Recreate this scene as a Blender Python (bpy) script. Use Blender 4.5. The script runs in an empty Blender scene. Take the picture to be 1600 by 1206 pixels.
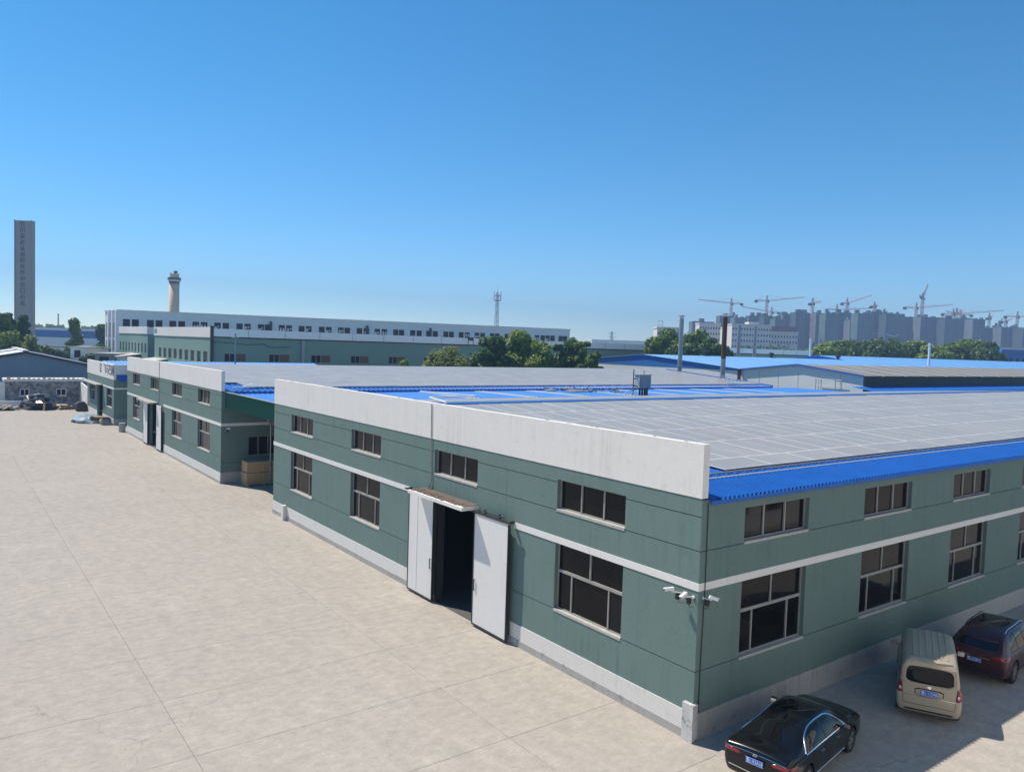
import bpy, bmesh, math, random
from mathutils import Vector, Matrix, noise
from mathutils.bvhtree import BVHTree
R = math.radians
SC = bpy.context.scene
COL = SC.collection

# ------------------------------------------------------------------ camera
CAM = Vector((-17.77, -14.51, 11.40))
YAW, PITCH, ROLL, FPX = R(36.646), R(-2.962), R(1.835), 1215.6
_f = Vector((math.sin(YAW) * math.cos(PITCH), math.cos(YAW) * math.cos(PITCH), math.sin(PITCH)))
_r = Vector((math.cos(YAW), -math.sin(YAW), 0))
_u = _r.cross(_f)
CR = _r * math.cos(ROLL) + _u * math.sin(ROLL)
CU = -_r * math.sin(ROLL) + _u * math.cos(ROLL)
CF = _f
cd = bpy.data.cameras.new('camera')
cam = bpy.data.objects.new('camera', cd)
COL.objects.link(cam)
cd.sensor_width = 36
cd.lens = 36 * FPX / 1600
cd.clip_start = 0.3
cd.clip_end = 12000
mw = Matrix((CR, CU, -CF)).transposed().to_4x4()
mw.translation = CAM
cam.matrix_world = mw
SC.camera = cam

def ray(px, py):
    return CF + CR * ((px - 800) / FPX) - CU * ((py - 603) / FPX)
def at(px, py, D):
    return CAM + ray(px, py) * D

# ------------------------------------------------------------------ sky, sun, exposure
SUN = Vector((-0.29, 0.64, 1.0)).normalized()      # towards the sun
EL = math.asin(SUN.z)
AZ = math.atan2(SUN.x, SUN.y)                       # clockwise from +Y
world = bpy.data.worlds.new('World')
SC.world = world
world.use_nodes = True
wn = world.node_tree
bg = wn.nodes['Background']
sky = wn.nodes.new('ShaderNodeTexSky')
sky.sky_type = 'NISHITA'
sky.sun_disc = False
sky.sun_elevation = EL
sky.sun_rotation = AZ
sky.altitude = 0
sky.air_density = 0.7
sky.dust_density = 0.0
sky.ozone_density = 4.0
hsv = wn.nodes.new('ShaderNodeHueSaturation')
hsv.inputs['Saturation'].default_value = 1.26
hsv.inputs['Hue'].default_value = 0.489
wn.links.new(sky.outputs[0], hsv.inputs['Color'])
wn.links.new(hsv.outputs[0], bg.inputs[0])
bg.inputs[1].default_value = 0.145
sl = bpy.data.lights.new('sun', 'SUN')
sl.energy = 4.9
sl.angle = R(0.53)
sl.color = (1.0, 0.935, 0.84)
so = bpy.data.objects.new('sun', sl)
so.rotation_euler = SUN.to_track_quat('Z', 'Y').to_euler()
so.location = (0, 0, 80)
COL.objects.link(so)
SC.view_settings.view_transform = 'Standard'
SC.view_settings.look = 'None'
SC.view_settings.exposure = 0.25
SC.view_settings.gamma = 1.0
SC.view_settings.use_curve_mapping = False
SC.render.engine = 'CYCLES'
SC.cycles.max_bounces = 8
SC.cycles.diffuse_bounces = 5
SC.cycles.glossy_bounces = 3
SC.cycles.transmission_bounces = 3
SC.cycles.volume_bounces = 0
SC.cycles.volume_step_rate = 10
SC.cycles.use_adaptive_sampling = True

# ------------------------------------------------------------------ materials
def srgb(r, g, b):
    def f(c):
        c /= 255.0
        return c / 12.92 if c <= 0.04045 else ((c + 0.055) / 1.055) ** 2.4
    return (f(r), f(g), f(b), 1)

class NT:
    """small node helper"""
    def __init__(s, name):
        s.m = bpy.data.materials.new(name)
        s.m.use_nodes = True
        s.t = s.m.node_tree
        s.b = s.t.nodes['Principled BSDF']
    def n(s, typ, **kw):
        nd = s.t.nodes.new(typ)
        for k, v in kw.items():
            if hasattr(nd, k) and k not in ('Scale',):
                setattr(nd, k, v)
            else:
                nd.inputs[k].default_value = v
        return nd
    def l(s, a, b):
        s.t.links.new(a, b)
    def pos(s, scale=(1, 1, 1)):
        g = s.n('ShaderNodeNewGeometry')
        v = s.n('ShaderNodeVectorMath', operation='MULTIPLY')
        v.inputs[1].default_value = scale
        s.l(g.outputs['Position'], v.inputs[0])
        return v.outputs[0]
    def noise(s, vec, scale, detail=4, rough=0.55):
        nz = s.n('ShaderNodeTexNoise')
        nz.inputs['Scale'].default_value = scale
        nz.inputs['Detail'].default_value = detail
        nz.inputs['Roughness'].default_value = rough
        s.l(vec, nz.inputs['Vector'])
        return nz.outputs['Fac']
    def ramp(s, fac, a, b, ca=(0, 0, 0, 1), cb=(1, 1, 1, 1)):
        r = s.n('ShaderNodeValToRGB')
        r.color_ramp.elements[0].position = a
        r.color_ramp.elements[1].position = b
        r.color_ramp.elements[0].color = ca
        r.color_ramp.elements[1].color = cb
        s.l(fac, r.inputs[0])
        return r.outputs[0]
    def mix(s, fac, a, b, blend='MIX'):
        m = s.n('ShaderNodeMix', data_type='RGBA', blend_type=blend)
        for sock, v in ((m.inputs[0], fac), (m.inputs[6], a), (m.inputs[7], b)):
            if isinstance(v, (int, float, tuple)):
                sock.default_value = v
            else:
                s.l(v, sock)
        return m.outputs[2]
    def bump(s, h, strength, dist):
        b = s.n('ShaderNodeBump')
        b.inputs['Strength'].default_value = strength
        b.inputs['Distance'].default_value = dist
        s.l(h, b.inputs['Height'])
        s.l(b.outputs[0], s.b.inputs['Normal'])
    def setp(s, **kw):
        for k, v in kw.items():
            s.b.inputs[k.replace('_', ' ')].default_value = v

def sc_(c, k):
    return (c[0] * k, c[1] * k, c[2] * k, 1)

def flat(name, c, rough=0.6, metal=0.0, var=0.12, nscale=3.0, spec=0.4):
    t = NT(name)
    f = t.noise(t.pos(), nscale, 5, 0.6)
    c1 = t.mix(f, sc_(c, 1 - var), sc_(c, 1 + var))
    t.l(c1, t.b.inputs['Base Color'])
    t.setp(Roughness=rough, Metallic=metal)
    t.b.inputs['Specular IOR Level'].default_value = spec
    return t.m

def plaster(name, c, dirt=(0.06, 0.06, 0.055, 1), dirt_amt=0.35, streak=0.5, rough=0.85, mottling=0.1, dirt_lo=0.55, dirt_hi=0.8, blot=(0.58, 0.78)):
    """painted render: mottled colour, vertical rain streaks, fine relief"""
    t = NT(name)
    p = t.pos()
    n1 = t.noise(p, 0.55, 5, 0.6)
    n2 = t.noise(p, 7.0, 4, 0.6)
    base = t.mix(n1, sc_(c, 1 - mottling), sc_(c, 1 + mottling))
    base = t.mix(t.ramp(n2, 0.3, 0.75), base, sc_(c, 1.06))
    ps = t.pos((5.0, 5.0, 0.22))
    st = t.ramp(t.noise(ps, 1.0, 5, 0.65), dirt_lo, dirt_hi)
    pl = t.noise(t.pos((0.5, 0.5, 0.9)), 0.7, 4, 0.6)
    pm = t.ramp(pl, 0.42, 0.7)
    m1 = t.n('ShaderNodeMath', operation='MULTIPLY')
    t.l(st, m1.inputs[0]); t.l(pm, m1.inputs[1])
    m2 = t.n('ShaderNodeMath', operation='MULTIPLY')
    t.l(m1.outputs[0], m2.inputs[0]); m2.inputs[1].default_value = streak
    base = t.mix(m2.outputs[0], base, dirt)
    bl = t.ramp(t.noise(p, 1.7, 8, 0.7), blot[0], blot[1])
    m3 = t.n('ShaderNodeMath', operation='MULTIPLY')
    t.l(bl, m3.inputs[0]); m3.inputs[1].default_value = dirt_amt
    base = t.mix(m3.outputs[0], base, dirt)
    t.l(base, t.b.inputs['Base Color'])
    t.setp(Roughness=rough)
    t.b.inputs['Specular IOR Level'].default_value = 0.25
    t.bump(t.noise(p, 34.0, 3, 0.6), 0.35, 0.012)
    return t.m

def concrete_mat():
    t = NT('yard_concrete')
    p = t.pos()
    a = t.noise(p, 0.11, 5, 0.6)
    b = t.noise(t.pos((1.0, 0.35, 1.0)), 1.5, 8, 0.68)
    c = t.noise(p, 14.0, 5, 0.65)
    col = t.mix(t.ramp(a, 0.3, 0.72), (0.47, 0.413, 0.347, 1), (0.55, 0.485, 0.41, 1))
    col = t.mix(t.ramp(b, 0.38, 0.66), t.mix(0.6, col, (0.37, 0.33, 0.282, 1)), col)
    col = t.mix(t.ramp(c, 0.25, 0.8), t.mix(0.5, col, (0.25, 0.22, 0.185, 1)), col)
    fm = t.ramp(t.noise(t.pos((0.8, 1.2, 1.0)), 2.6, 12, 0.78), 0.36, 0.64)
    col = t.mix(fm, t.mix(0.42, col, (0.27, 0.238, 0.20, 1)), t.mix(0.16, col, (0.66, 0.60, 0.52, 1)))
    # pale scuffs and dark stains
    sc = t.ramp(t.noise(t.pos((0.5, 1.6, 1)), 0.9, 9, 0.72), 0.6, 0.75)
    col = t.mix(t.mul(sc, 0.5), col, (0.60, 0.545, 0.47, 1))
    ds = t.ramp(t.noise(t.pos((0.8, 0.8, 1)), 0.33, 7, 0.7), 0.6, 0.76)
    col = t.mix(t.mul(ds, 0.45), col, (0.26, 0.245, 0.225, 1))
    # hairline cracks
    vo = t.n('ShaderNodeTexVoronoi', feature='DISTANCE_TO_EDGE')
    vo.inputs['Scale'].default_value = 0.16
    wob = t.n('ShaderNodeTexNoise'); wob.inputs['Scale'].default_value = 0.9; wob.inputs['Detail'].default_value = 6
    t.l(p, wob.inputs['Vector'])
    va = t.n('ShaderNodeVectorMath', operation='MULTIPLY_ADD')
    t.l(wob.outputs['Color'], va.inputs[0]); va.inputs[1].default_value = (1.6, 1.6, 0); t.l(p, va.inputs[2])
    t.l(va.outputs[0], vo.inputs['Vector'])
    ck = t.ramp(vo.outputs['Distance'], 0.0, 0.004, (1, 1, 1, 1), (0, 0, 0, 1))
    gate = t.ramp(t.noise(p, 0.07, 2, 0.5), 0.55, 0.6)
    g2 = t.n('ShaderNodeMath', operation='MULTIPLY'); t.l(ck, g2.inputs[0]); t.l(gate, g2.inputs[1])
    col = t.mix(t.mul(g2.outputs[0], 0.45), col, (0.15, 0.135, 0.12, 1))
    oi = t.n('ShaderNodeObjectInfo')
    col = t.mix(t.mul(oi.outputs['Random'], 0.10), col, (0.30, 0.275, 0.245, 1))
    t.l(col, t.b.inputs['Base Color'])
    t.setp(Roughness=0.9)
    t.b.inputs['Specular IOR Level'].default_value = 0.2
    t.bump(b, 0.25, 0.02)
    return t.m
def _mul(s, a, k):
    m = s.n('ShaderNodeMath', operation='MULTIPLY')
    s.l(a, m.inputs[0]); m.inputs[1].default_value = k
    return m.outputs[0]
NT.mul = _mul

def leaf_mat(name, c1, c2, c3):
    t = NT(name)
    g = t.n('ShaderNodeNewGeometry')
    r = t.n('ShaderNodeValToRGB')
    r.color_ramp.elements[0].color = c1 + (1,)
    r.color_ramp.elements[1].color = c3 + (1,)
    e = r.color_ramp.elements.new(0.5); e.color = c2 + (1,)
    t.l(g.outputs['Random Per Island'], r.inputs[0])
    t.l(r.outputs[0], t.b.inputs['Base Color'])
    t.setp(Roughness=0.55)
    tr = t.n('ShaderNodeBsdfTranslucent')
    t.l(r.outputs[0], tr.inputs['Color'])
    mx = t.n('ShaderNodeMixShader')
    mx.inputs[0].default_value = 0.38
    t.l(t.b.outputs[0], mx.inputs[1]); t.l(tr.outputs[0], mx.inputs[2])
    t.l(mx.outputs[0], t.t.nodes['Material Output'].inputs['Surface'])
    return t.m

def glass(name, c, rough=0.06, dust=0.08, ior=1.5, vary=False):
    t = NT(name)
    f = t.ramp(t.noise(t.pos((1, 1, 0.5)), 1.3, 5, 0.65), 0.35, 0.8)
    oi = t.n('ShaderNodeObjectInfo')
    rv = t.ramp(oi.outputs['Random'], 0.45, 1.0)
    col = t.mix(t.mul(f, dust * 4), c, (0.09, 0.078, 0.062, 1))
    col = t.mix(t.mul(rv, 0.4 if vary else 0.0), col, (0.026, 0.029, 0.030, 1))
    t.l(col, t.b.inputs['Base Color'])
    rg = t.n('ShaderNodeMath', operation='MULTIPLY_ADD')
    t.l(f, rg.inputs[0]); rg.inputs[1].default_value = dust * 2.5; rg.inputs[2].default_value = rough
    t.l(rg.outputs[0], t.b.inputs['Roughness'])
    t.b.inputs['IOR'].default_value = ior
    return t.m

def solar_mat():
    t = NT('solar_cells')
    p = t.pos()
    oi = t.n('ShaderNodeObjectInfo')
    f = t.noise(p, 0.6, 6, 0.65)
    dust_sheen = t.mix(t.ramp(f, 0.3, 0.75), (0.325, 0.297, 0.255, 1), (0.41, 0.376, 0.325, 1))  # grey mixes dust with a sky sheen painted into the cell colour
    dust_sheen = t.mix(t.mul(oi.outputs['Random'], 0.45), dust_sheen, (0.285, 0.265, 0.238, 1))
    tc = t.n('ShaderNodeTexCoord')
    # cell rows: fine lines a sixth of a metre apart
    w = t.n('ShaderNodeTexBrick')
    w.offset = 0.0
    w.inputs['Scale'].default_value = 1.0
    w.inputs['Mortar Size'].default_value = 0.006
    w.inputs['Brick Width'].default_value = 0.21
    w.inputs['Row Height'].default_value = 0.21
    w.inputs['Color1'].default_value = (1, 1, 1, 1); w.inputs['Color2'].default_value = (1, 1, 1, 1)
    w.inputs['Mortar'].default_value = (1.12, 1.12, 1.12, 1)
    t.l(tc.outputs['Object'], w.inputs['Vector'])
    col = t.mix(1.0, dust_sheen, w.outputs['Color'], 'MULTIPLY')
    t.l(col, t.b.inputs['Base Color'])
    rr = t.n('ShaderNodeMath', operation='MULTIPLY_ADD')
    t.l(f, rr.inputs[0]); rr.inputs[1].default_value = 0.2; rr.inputs[2].default_value = 0.24
    t.l(rr.outputs[0], t.b.inputs['Roughness'])
    t.b.inputs['Specular IOR Level'].default_value = 0.32
    return t.m

def paint(name, c, rough=0.25, metal=0.0, coat=1.0, dust=0.12):
    t = NT(name)
    p = t.pos()
    f = t.ramp(t.noise(p, 2.2, 6, 0.65), 0.35, 0.8)
    g = t.n('ShaderNodeNewGeometry')
    sx = t.n('ShaderNodeSeparateXYZ'); t.l(g.outputs['Normal'], sx.inputs[0])
    col = t.mix(t.mul(f, dust), c, (0.22, 0.2, 0.17, 1))
    t.l(col, t.b.inputs['Base Color'])
    t.setp(Roughness=rough, Metallic=metal)
    t.b.inputs['Coat Weight'].default_value = coat
    t.b.inputs['Coat Roughness'].default_value = 0.06
    t.b.inputs['Specular IOR Level'].default_value = 0.35
    return t.m

M = {}
M['green'] = plaster('green_render', (0.146, 0.212, 0.188, 1), dirt=(0.082, 0.138, 0.128, 1), dirt_amt=0.6, streak=0.85, mottling=0.16, dirt_lo=0.48, dirt_hi=0.72)
M['dgreen'] = plaster('dark_green_sheet', (0.012, 0.085, 0.06, 1), streak=0.6)
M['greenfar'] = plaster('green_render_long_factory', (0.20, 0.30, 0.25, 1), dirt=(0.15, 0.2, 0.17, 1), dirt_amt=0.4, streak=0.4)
M['groove'] = flat('groove_shadow_gap', (0.05, 0.085, 0.078, 1), 0.9)
M['white'] = plaster('white_render', (0.75, 0.71, 0.65, 1), dirt=(0.46, 0.43, 0.385, 1), dirt_amt=0.6, streak=0.55, mottling=0.05, dirt_lo=0.45, dirt_hi=0.75)
M['stripe'] = plaster('white_band_paint', (0.74, 0.71, 0.66, 1), dirt=(0.36, 0.35, 0.33, 1), dirt_amt=0.35, streak=0.5, mottling=0.05)
M['plinth'] = plaster('plinth_cement', (0.40, 0.385, 0.36, 1), dirt=(0.13, 0.122, 0.11, 1), dirt_amt=0.85, streak=0.75, mottling=0.22, dirt_lo=0.42, dirt_hi=0.75)
M['plinthwhite'] = plaster('plinth_whitewash', (0.68, 0.65, 0.605, 1), dirt=(0.36, 0.33, 0.3, 1), dirt_amt=0.4, streak=0.6, mottling=0.06)
M['guard'] = plaster('stained_corner_guard', (0.56, 0.55, 0.53, 1), dirt=(0.09, 0.085, 0.08, 1), dirt_amt=0.9, streak=0.9, mottling=0.15, dirt_lo=0.45, dirt_hi=0.6, blot=(0.5, 0.62))
M['chip'] = flat('broken_mortar', (0.42, 0.385, 0.335, 1), 0.95, var=0.4, nscale=6)
M['yard'] = concrete_mat()
M['yardjoint'] = flat('joint_dirt', (0.31, 0.275, 0.235, 1), 0.95, var=0.3)
M['earth'] = flat('earth', (0.16, 0.15, 0.11, 1), 0.95, var=0.4, nscale=0.05)
M['blue'] = flat('blue_roof_paint', (0.011, 0.122, 0.45, 1), 0.42, var=0.22, nscale=0.8, spec=0.22)
M['bluepale'] = flat('blue_roof_weathered', (0.12, 0.32, 0.60, 1), 0.5, var=0.14, nscale=0.25)
M['bluealley'] = flat('blue_alley_roof', (0.035, 0.20, 0.56, 1), 0.6, var=0.2, nscale=0.4, spec=0.2)
M['bluewall'] = flat('blue_wall_sheet', (0.03, 0.165, 0.46, 1), 0.55, var=0.12, nscale=0.5)
M['skylight'] = flat('roof_light_plastic', (0.32, 0.37, 0.37, 1), 0.7, var=0.2, spec=0.15)
M['ridge'] = flat('ridge_cap_blue', (0.03, 0.14, 0.42, 1), 0.4, var=0.1)
M['solar'] = solar_mat()
M['alu'] = flat('panel_frame_aluminium', (0.78, 0.77, 0.75, 1), 0.6, metal=0.0, var=0.05)
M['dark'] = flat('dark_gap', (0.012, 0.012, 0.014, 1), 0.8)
M['frame'] = flat('window_frame_white', (0.31, 0.298, 0.27, 1), 0.6, var=0.35, nscale=2.0)
M['pane'] = glass('window_glass', (0.005, 0.005, 0.005, 1), 0.04, 0.018, 1.25, True)
M['panefar'] = glass('far_window_glass', (0.006, 0.010, 0.013, 1), 0.2, 0.01, 1.25)
M['sill'] = flat('sill_cement', (0.44, 0.42, 0.38, 1), 0.9, var=0.3, nscale=3)
M['door'] = plaster('door_sheet_white', (0.72, 0.70, 0.665, 1), dirt=(0.4, 0.38, 0.35, 1), dirt_amt=0.25, streak=0.35, rough=0.45, mottling=0.03)
M['steel'] = flat('galvanised_steel', (0.34, 0.345, 0.34, 1), 0.5, metal=0.5, var=0.2)
M['dsteel'] = flat('dark_steel', (0.05, 0.05, 0.052, 1), 0.5, metal=0.4, var=0.3)
M['rust'] = flat('rusty_steel', (0.10, 0.045, 0.026, 1), 0.85, var=0.35, nscale=4)
M['debris'] = flat('roof_dirt', (0.14, 0.108, 0.082, 1), 0.95, var=0.6, nscale=7)
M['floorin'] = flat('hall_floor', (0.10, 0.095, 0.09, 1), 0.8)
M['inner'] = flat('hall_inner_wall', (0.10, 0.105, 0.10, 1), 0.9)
M['plastic'] = flat('white_plastic', (0.78, 0.78, 0.77, 1), 0.35, var=0.04)
M['black'] = flat('black_plastic', (0.015, 0.015, 0.016, 1), 0.45)
M['wood'] = flat('plywood', (0.52, 0.345, 0.165, 1), 0.8, var=0.22, nscale=5)
M['woodpale'] = flat('sawn_timber', (0.52, 0.38, 0.22, 1), 0.85, var=0.2, nscale=5)
M['gwhite'] = plaster('pale_grey_facade', (0.88, 0.865, 0.835, 1), dirt=(0.7, 0.68, 0.64, 1), dirt_amt=0.25, streak=0.35, mottling=0.05)
M['rough'] = plaster('rough_grey_render', (0.36, 0.34, 0.32, 1), dirt=(0.12, 0.115, 0.11, 1), dirt_amt=0.95, streak=0.5, mottling=0.35, dirt_lo=0.4, blot=(0.44, 0.58))
M['greysheet'] = flat('blue_grey_wall_sheet', (0.21, 0.29, 0.375, 1), 0.6, var=0.12, nscale=0.4)
M['roofpale'] = flat('pale_blue_roof', (0.50, 0.585, 0.68, 1), 0.5, var=0.15, nscale=0.6)
M['brownroof'] = flat('brown_roof_trim', (0.055, 0.032, 0.035, 1), 0.6)
M['panelwall'] = flat('white_sandwich_panel', (0.74, 0.755, 0.73, 1), 0.5, var=0.05, nscale=0.3)
M['roofgrey'] = flat('weathered_grey_roof', (0.215, 0.205, 0.195, 1), 0.75, var=0.25, nscale=0.35)
M['roofstripe'] = flat('pale_roof_strip', (0.52, 0.50, 0.46, 1), 0.7, var=0.15, nscale=0.5)
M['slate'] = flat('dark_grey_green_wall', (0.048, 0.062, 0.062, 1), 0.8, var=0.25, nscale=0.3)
M['towerc'] = plaster('tower_concrete', (0.42, 0.375, 0.31, 1), dirt=(0.32, 0.29, 0.25, 1), dirt_amt=0.3, streak=0.4)
M['ink'] = flat('blue_lettering', (0.05, 0.10, 0.20, 1), 0.6)
M['inkdark'] = flat('grey_lettering', (0.07, 0.06, 0.10, 1), 0.7)
M['beige'] = plaster('chimney_beige', (0.85, 0.58, 0.385, 1), dirt=(0.66, 0.44, 0.3, 1), dirt_amt=0.3, streak=0.6)
M['chgrey'] = flat('chimney_gallery_grey', (0.13, 0.16, 0.18, 1), 0.7)
M['net'] = None
M['cranew'] = flat('crane_paint_pale', (0.70, 0.40, 0.31, 1), 0.6, var=0.15)
M['craned'] = flat('crane_counterweight', (0.05, 0.05, 0.055, 1), 0.7)
M['craner'] = flat('crane_paint_red', (0.6, 0.2, 0.12, 1), 0.6, var=0.2)
M['farwhite'] = plaster('far_white_facade', (0.74, 0.68, 0.61, 1), dirt_amt=0.1, streak=0.2)
M['farred'] = flat('far_red_cladding', (0.24, 0.09, 0.085, 1), 0.8)
M['bark'] = flat('bark', (0.085, 0.065, 0.045, 1), 0.95, var=0.3, nscale=5)
M['leafmid'] = leaf_mat('leaves_mid', (0.09, 0.17, 0.024), (0.145, 0.235, 0.035), (0.21, 0.29, 0.055))
M['leafdark'] = leaf_mat('leaves_dark', (0.05, 0.11, 0.024), (0.082, 0.155, 0.034), (0.125, 0.2, 0.048))
M['leaflight'] = leaf_mat('leaves_light', (0.165, 0.25, 0.032), (0.23, 0.315, 0.048), (0.28, 0.35, 0.07))
M['leafolive'] = leaf_mat('leaves_olive', (0.18, 0.23, 0.045), (0.25, 0.29, 0.065), (0.29, 0.31, 0.09))
M['carblack'] = paint('car_paint_black', (0.003, 0.003, 0.0035, 1), 0.2, 0.0, 0.25, 0.015)
M['carred'] = paint('car_paint_burgundy', (0.040, 0.006, 0.010, 1), 0.35, 0.1, 0.3, 0.04)
M['cargold'] = paint('car_paint_champagne', (0.46, 0.385, 0.275, 1), 0.4, 0.15, 0.4, 0.12)
M['carglass'] = glass('car_glass', (0.004, 0.005, 0.006, 1), 0.02, 0.01, 1.4)
M['cartrim'] = flat('car_trim_black', (0.008, 0.008, 0.009, 1), 0.5)
M['chrome'] = flat('chrome', (0.75, 0.75, 0.76, 1), 0.15, metal=1.0, var=0.03)
M['lamp'] = paint('tail_lamp_red', (0.22, 0.004, 0.006, 1), 0.15, 0, 1.0, 0.02)
M['lampw'] = flat('lamp_clear', (0.7, 0.62, 0.6, 1), 0.2, var=0.05)
M['rubber'] = flat('tyre_rubber', (0.014, 0.014, 0.014, 1), 0.85, var=0.3)
M['rim'] = flat('alloy_rim', (0.42, 0.42, 0.43, 1), 0.32, metal=0.8, var=0.08)
M['plate'] = flat('plate_blue', (0.012, 0.10, 0.48, 1), 0.4, var=0.05)
M['platetext'] = flat('plate_white', (0.75, 0.8, 0.85, 1), 0.5, var=0.05)
M['tarp'] = flat('black_tarpaulin', (0.012, 0.012, 0.015, 1), 0.35, var=0.4, nscale=3)
M['tarpgrey'] = flat('grey_blue_tarpaulin', (0.26, 0.34, 0.38, 1), 0.6, var=0.15, nscale=2)
M['tarpblue'] = flat('blue_tarpaulin', (0.03, 0.12, 0.32, 1), 0.5)
M['card'] = flat('scrap_board', (0.36, 0.28, 0.19, 1), 0.9, var=0.3, nscale=2)
M['redbox'] = flat('yellow_bin', (0.35, 0.22, 0.03, 1), 0.6)

def net_mat(name, c):
    """scaffold netting: storeys and vertical seams"""
    t = NT(name)
    p = t.pos()
    f = t.noise(t.pos((0.16, 0.16, 0.02)), 1.0, 5, 0.7)
    col = t.mix(t.ramp(f, 0.3, 0.7), sc_(c, 0.7), sc_(c, 1.35))
    g = t.noise(t.pos((0.05, 0.05, 0.33)), 1.0, 4, 0.6)
    col = t.mix(t.mul(t.ramp(g, 0.45, 0.7), 0.35), col, sc_(c, 0.45))
    t.l(col, t.b.inputs['Base Color'])
    t.setp(Roughness=0.95)
    return t.m
M['net1'] = net_mat('netting_green_grey', (0.10, 0.175, 0.165, 1))
M['net2'] = net_mat('netting_grey', (0.155, 0.18, 0.19, 1))
M['net3'] = net_mat('netting_dark', (0.055, 0.085, 0.09, 1))

# ------------------------------------------------------------------ mesh builder and scene helpers
class MB:
    def __init__(s):
        s.v, s.f, s.mi = [], [], []
    def poly(s, pts, m=0):
        b = len(s.v)
        s.v += [tuple(p) for p in pts]
        s.f.append(tuple(range(b, b + len(pts)))); s.mi.append(m)
        return s
    def faces(s, verts, faces, m=0):
        b = len(s.v)
        s.v += [tuple(p) for p in verts]
        for f in faces:
            s.f.append(tuple(i + b for i in f)); s.mi.append(m)
        return s
    def box(s, x0, x1, y0, y1, z0, z1, m=0):
        v = [(x, y, z) for z in (z0, z1) for y in (y0, y1) for x in (x0, x1)]
        return s.faces(v, [(0, 2, 3, 1), (4, 5, 7, 6), (0, 1, 5, 4), (2, 6, 7, 3), (0, 4, 6, 2), (1, 3, 7, 5)], m)
    def obox(s, c, ax, ay, az, m=0):
        """box from centre and three half axes"""
        c, ax, ay, az = Vector(c), Vector(ax), Vector(ay), Vector(az)
        v = [c + ax * i + ay * j + az * k for k in (-1, 1) for j in (-1, 1) for i in (-1, 1)]
        return s.faces(v, [(0, 2, 3, 1), (4, 5, 7, 6), (0, 1, 5, 4), (2, 6, 7, 3), (0, 4, 6, 2), (1, 3, 7, 5)], m)
    def tube(s, p0, p1, r0, r1=None, n=8, m=0, caps=True):
        p0, p1 = Vector(p0), Vector(p1)
        r1 = r0 if r1 is None else r1
        d = (p1 - p0)
        if d.length < 1e-6:
            return s
        d.normalize()
        a = d.orthogonal().normalized(); b = d.cross(a)
        vs = []
        for p, r in ((p0, r0), (p1, r1)):
            for i in range(n):
                t = 2 * math.pi * i / n
                vs.append(p + a * (r * math.cos(t)) + b * (r * math.sin(t)))
        fs = [(i, (i + 1) % n, n + (i + 1) % n, n + i) for i in range(n)]
        if caps:
            fs += [tuple(range(n - 1, -1, -1)), tuple(range(n, 2 * n))]
        return s.faces(vs, fs, m)
    def path(s, pts, r, n=6, m=0):
        for a, b in zip(pts, pts[1:]):
            s.tube(a, b, r, r, n, m)
        return s
    def lathe(s, prof, c=(0, 0, 0), n=20, m=0, cap=True):
        """prof: (radius, z)"""
        vs, fs = [], []
        for r, z in prof:
            for i in range(n):
                t = 2 * math.pi * i / n
                vs.append((c[0] + r * math.cos(t), c[1] + r * math.sin(t), c[2] + z))
        for k in range(len(prof) - 1):
            for i in range(n):
                fs.append((k * n + i, k * n + (i + 1) % n, (k + 1) * n + (i + 1) % n, (k + 1) * n + i))
        if cap:
            fs.append(tuple(range(n - 1, -1, -1)))
            fs.append(tuple(range((len(prof) - 1) * n, len(prof) * n)))
        return s.faces(vs, fs, m)
    def prism(s, prof, axis, a, b, m=0):
        """extrude a 2D outline along x or y; prof points are (other, z)"""
        def P(p, t):
            return (t, p[0], p[1]) if axis == 'x' else (p[0], t, p[1])
        n = len(prof)
        vs = [P(p, a) for p in prof] + [P(p, b) for p in prof]
        fs = [(i, (i + 1) % n, n + (i + 1) % n, n + i) for i in range(n)] + [tuple(range(n - 1, -1, -1)), tuple(range(n, 2 * n))]
        return s.faces(vs, fs, m)
    def mesh(s, name, mats, origin=(0, 0, 0), smooth=False, fix=True):
        me = bpy.data.meshes.new(name)
        o = Vector(origin)
        me.from_pydata([Vector(p) - o for p in s.v], [], s.f)
        mats = mats if isinstance(mats, (list, tuple)) else [mats]
        for m in mats:
            me.materials.append(m)
        if len(mats) > 1:
            me.polygons.foreach_set('material_index', s.mi)
        if smooth:
            me.polygons.foreach_set('use_smooth', [True] * len(me.polygons))
        me.update()
        return me
    def build(s, name, mats, parent=None, origin=None, smooth=False):
        """link as one object; vertices are world coordinates, the object sits at its thing's origin"""
        if origin is None:
            origin = world_loc(parent) if parent else (0, 0, 0)
        me = s.mesh(name, mats, origin, smooth)
        o = bpy.data.objects.new(name, me)
        COL.objects.link(o)
        if parent:
            o.parent = parent
            o.location = Vector(origin) - world_loc(parent)
        else:
            o.location = origin
        return o

def world_loc(o):
    v = Vector(o.location)
    while o.parent:
        o = o.parent
        v += Vector(o.location)
    return v

def tag(o, label=None, cat=None, group=None, kind=None):
    for k, v in (('label', label), ('category', cat), ('group', group), ('kind', kind)):
        if v:
            o[k] = v
    return o

def thing(name, label, cat, loc=(0, 0, 0), rz=0, group=None):
    o = bpy.data.objects.new(name, None)
    o.empty_display_size = 0.5
    o.location = loc
    o.rotation_euler = (0, 0, rz)
    COL.objects.link(o)
    return tag(o, label, cat, group)

def place(me, name, parent, loc, rz=0, rot=None):
    o = bpy.data.objects.new(name, me)
    COL.objects.link(o)
    o.parent = parent
    o.location = loc
    o.rotation_euler = rot or (0, 0, rz)
    return o

def copy_tree(o, parent=None):
    c = o.copy()
    COL.objects.link(c)
    c.parent = parent
    for ch in o.children:
        copy_tree(ch, c)
    return c

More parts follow.
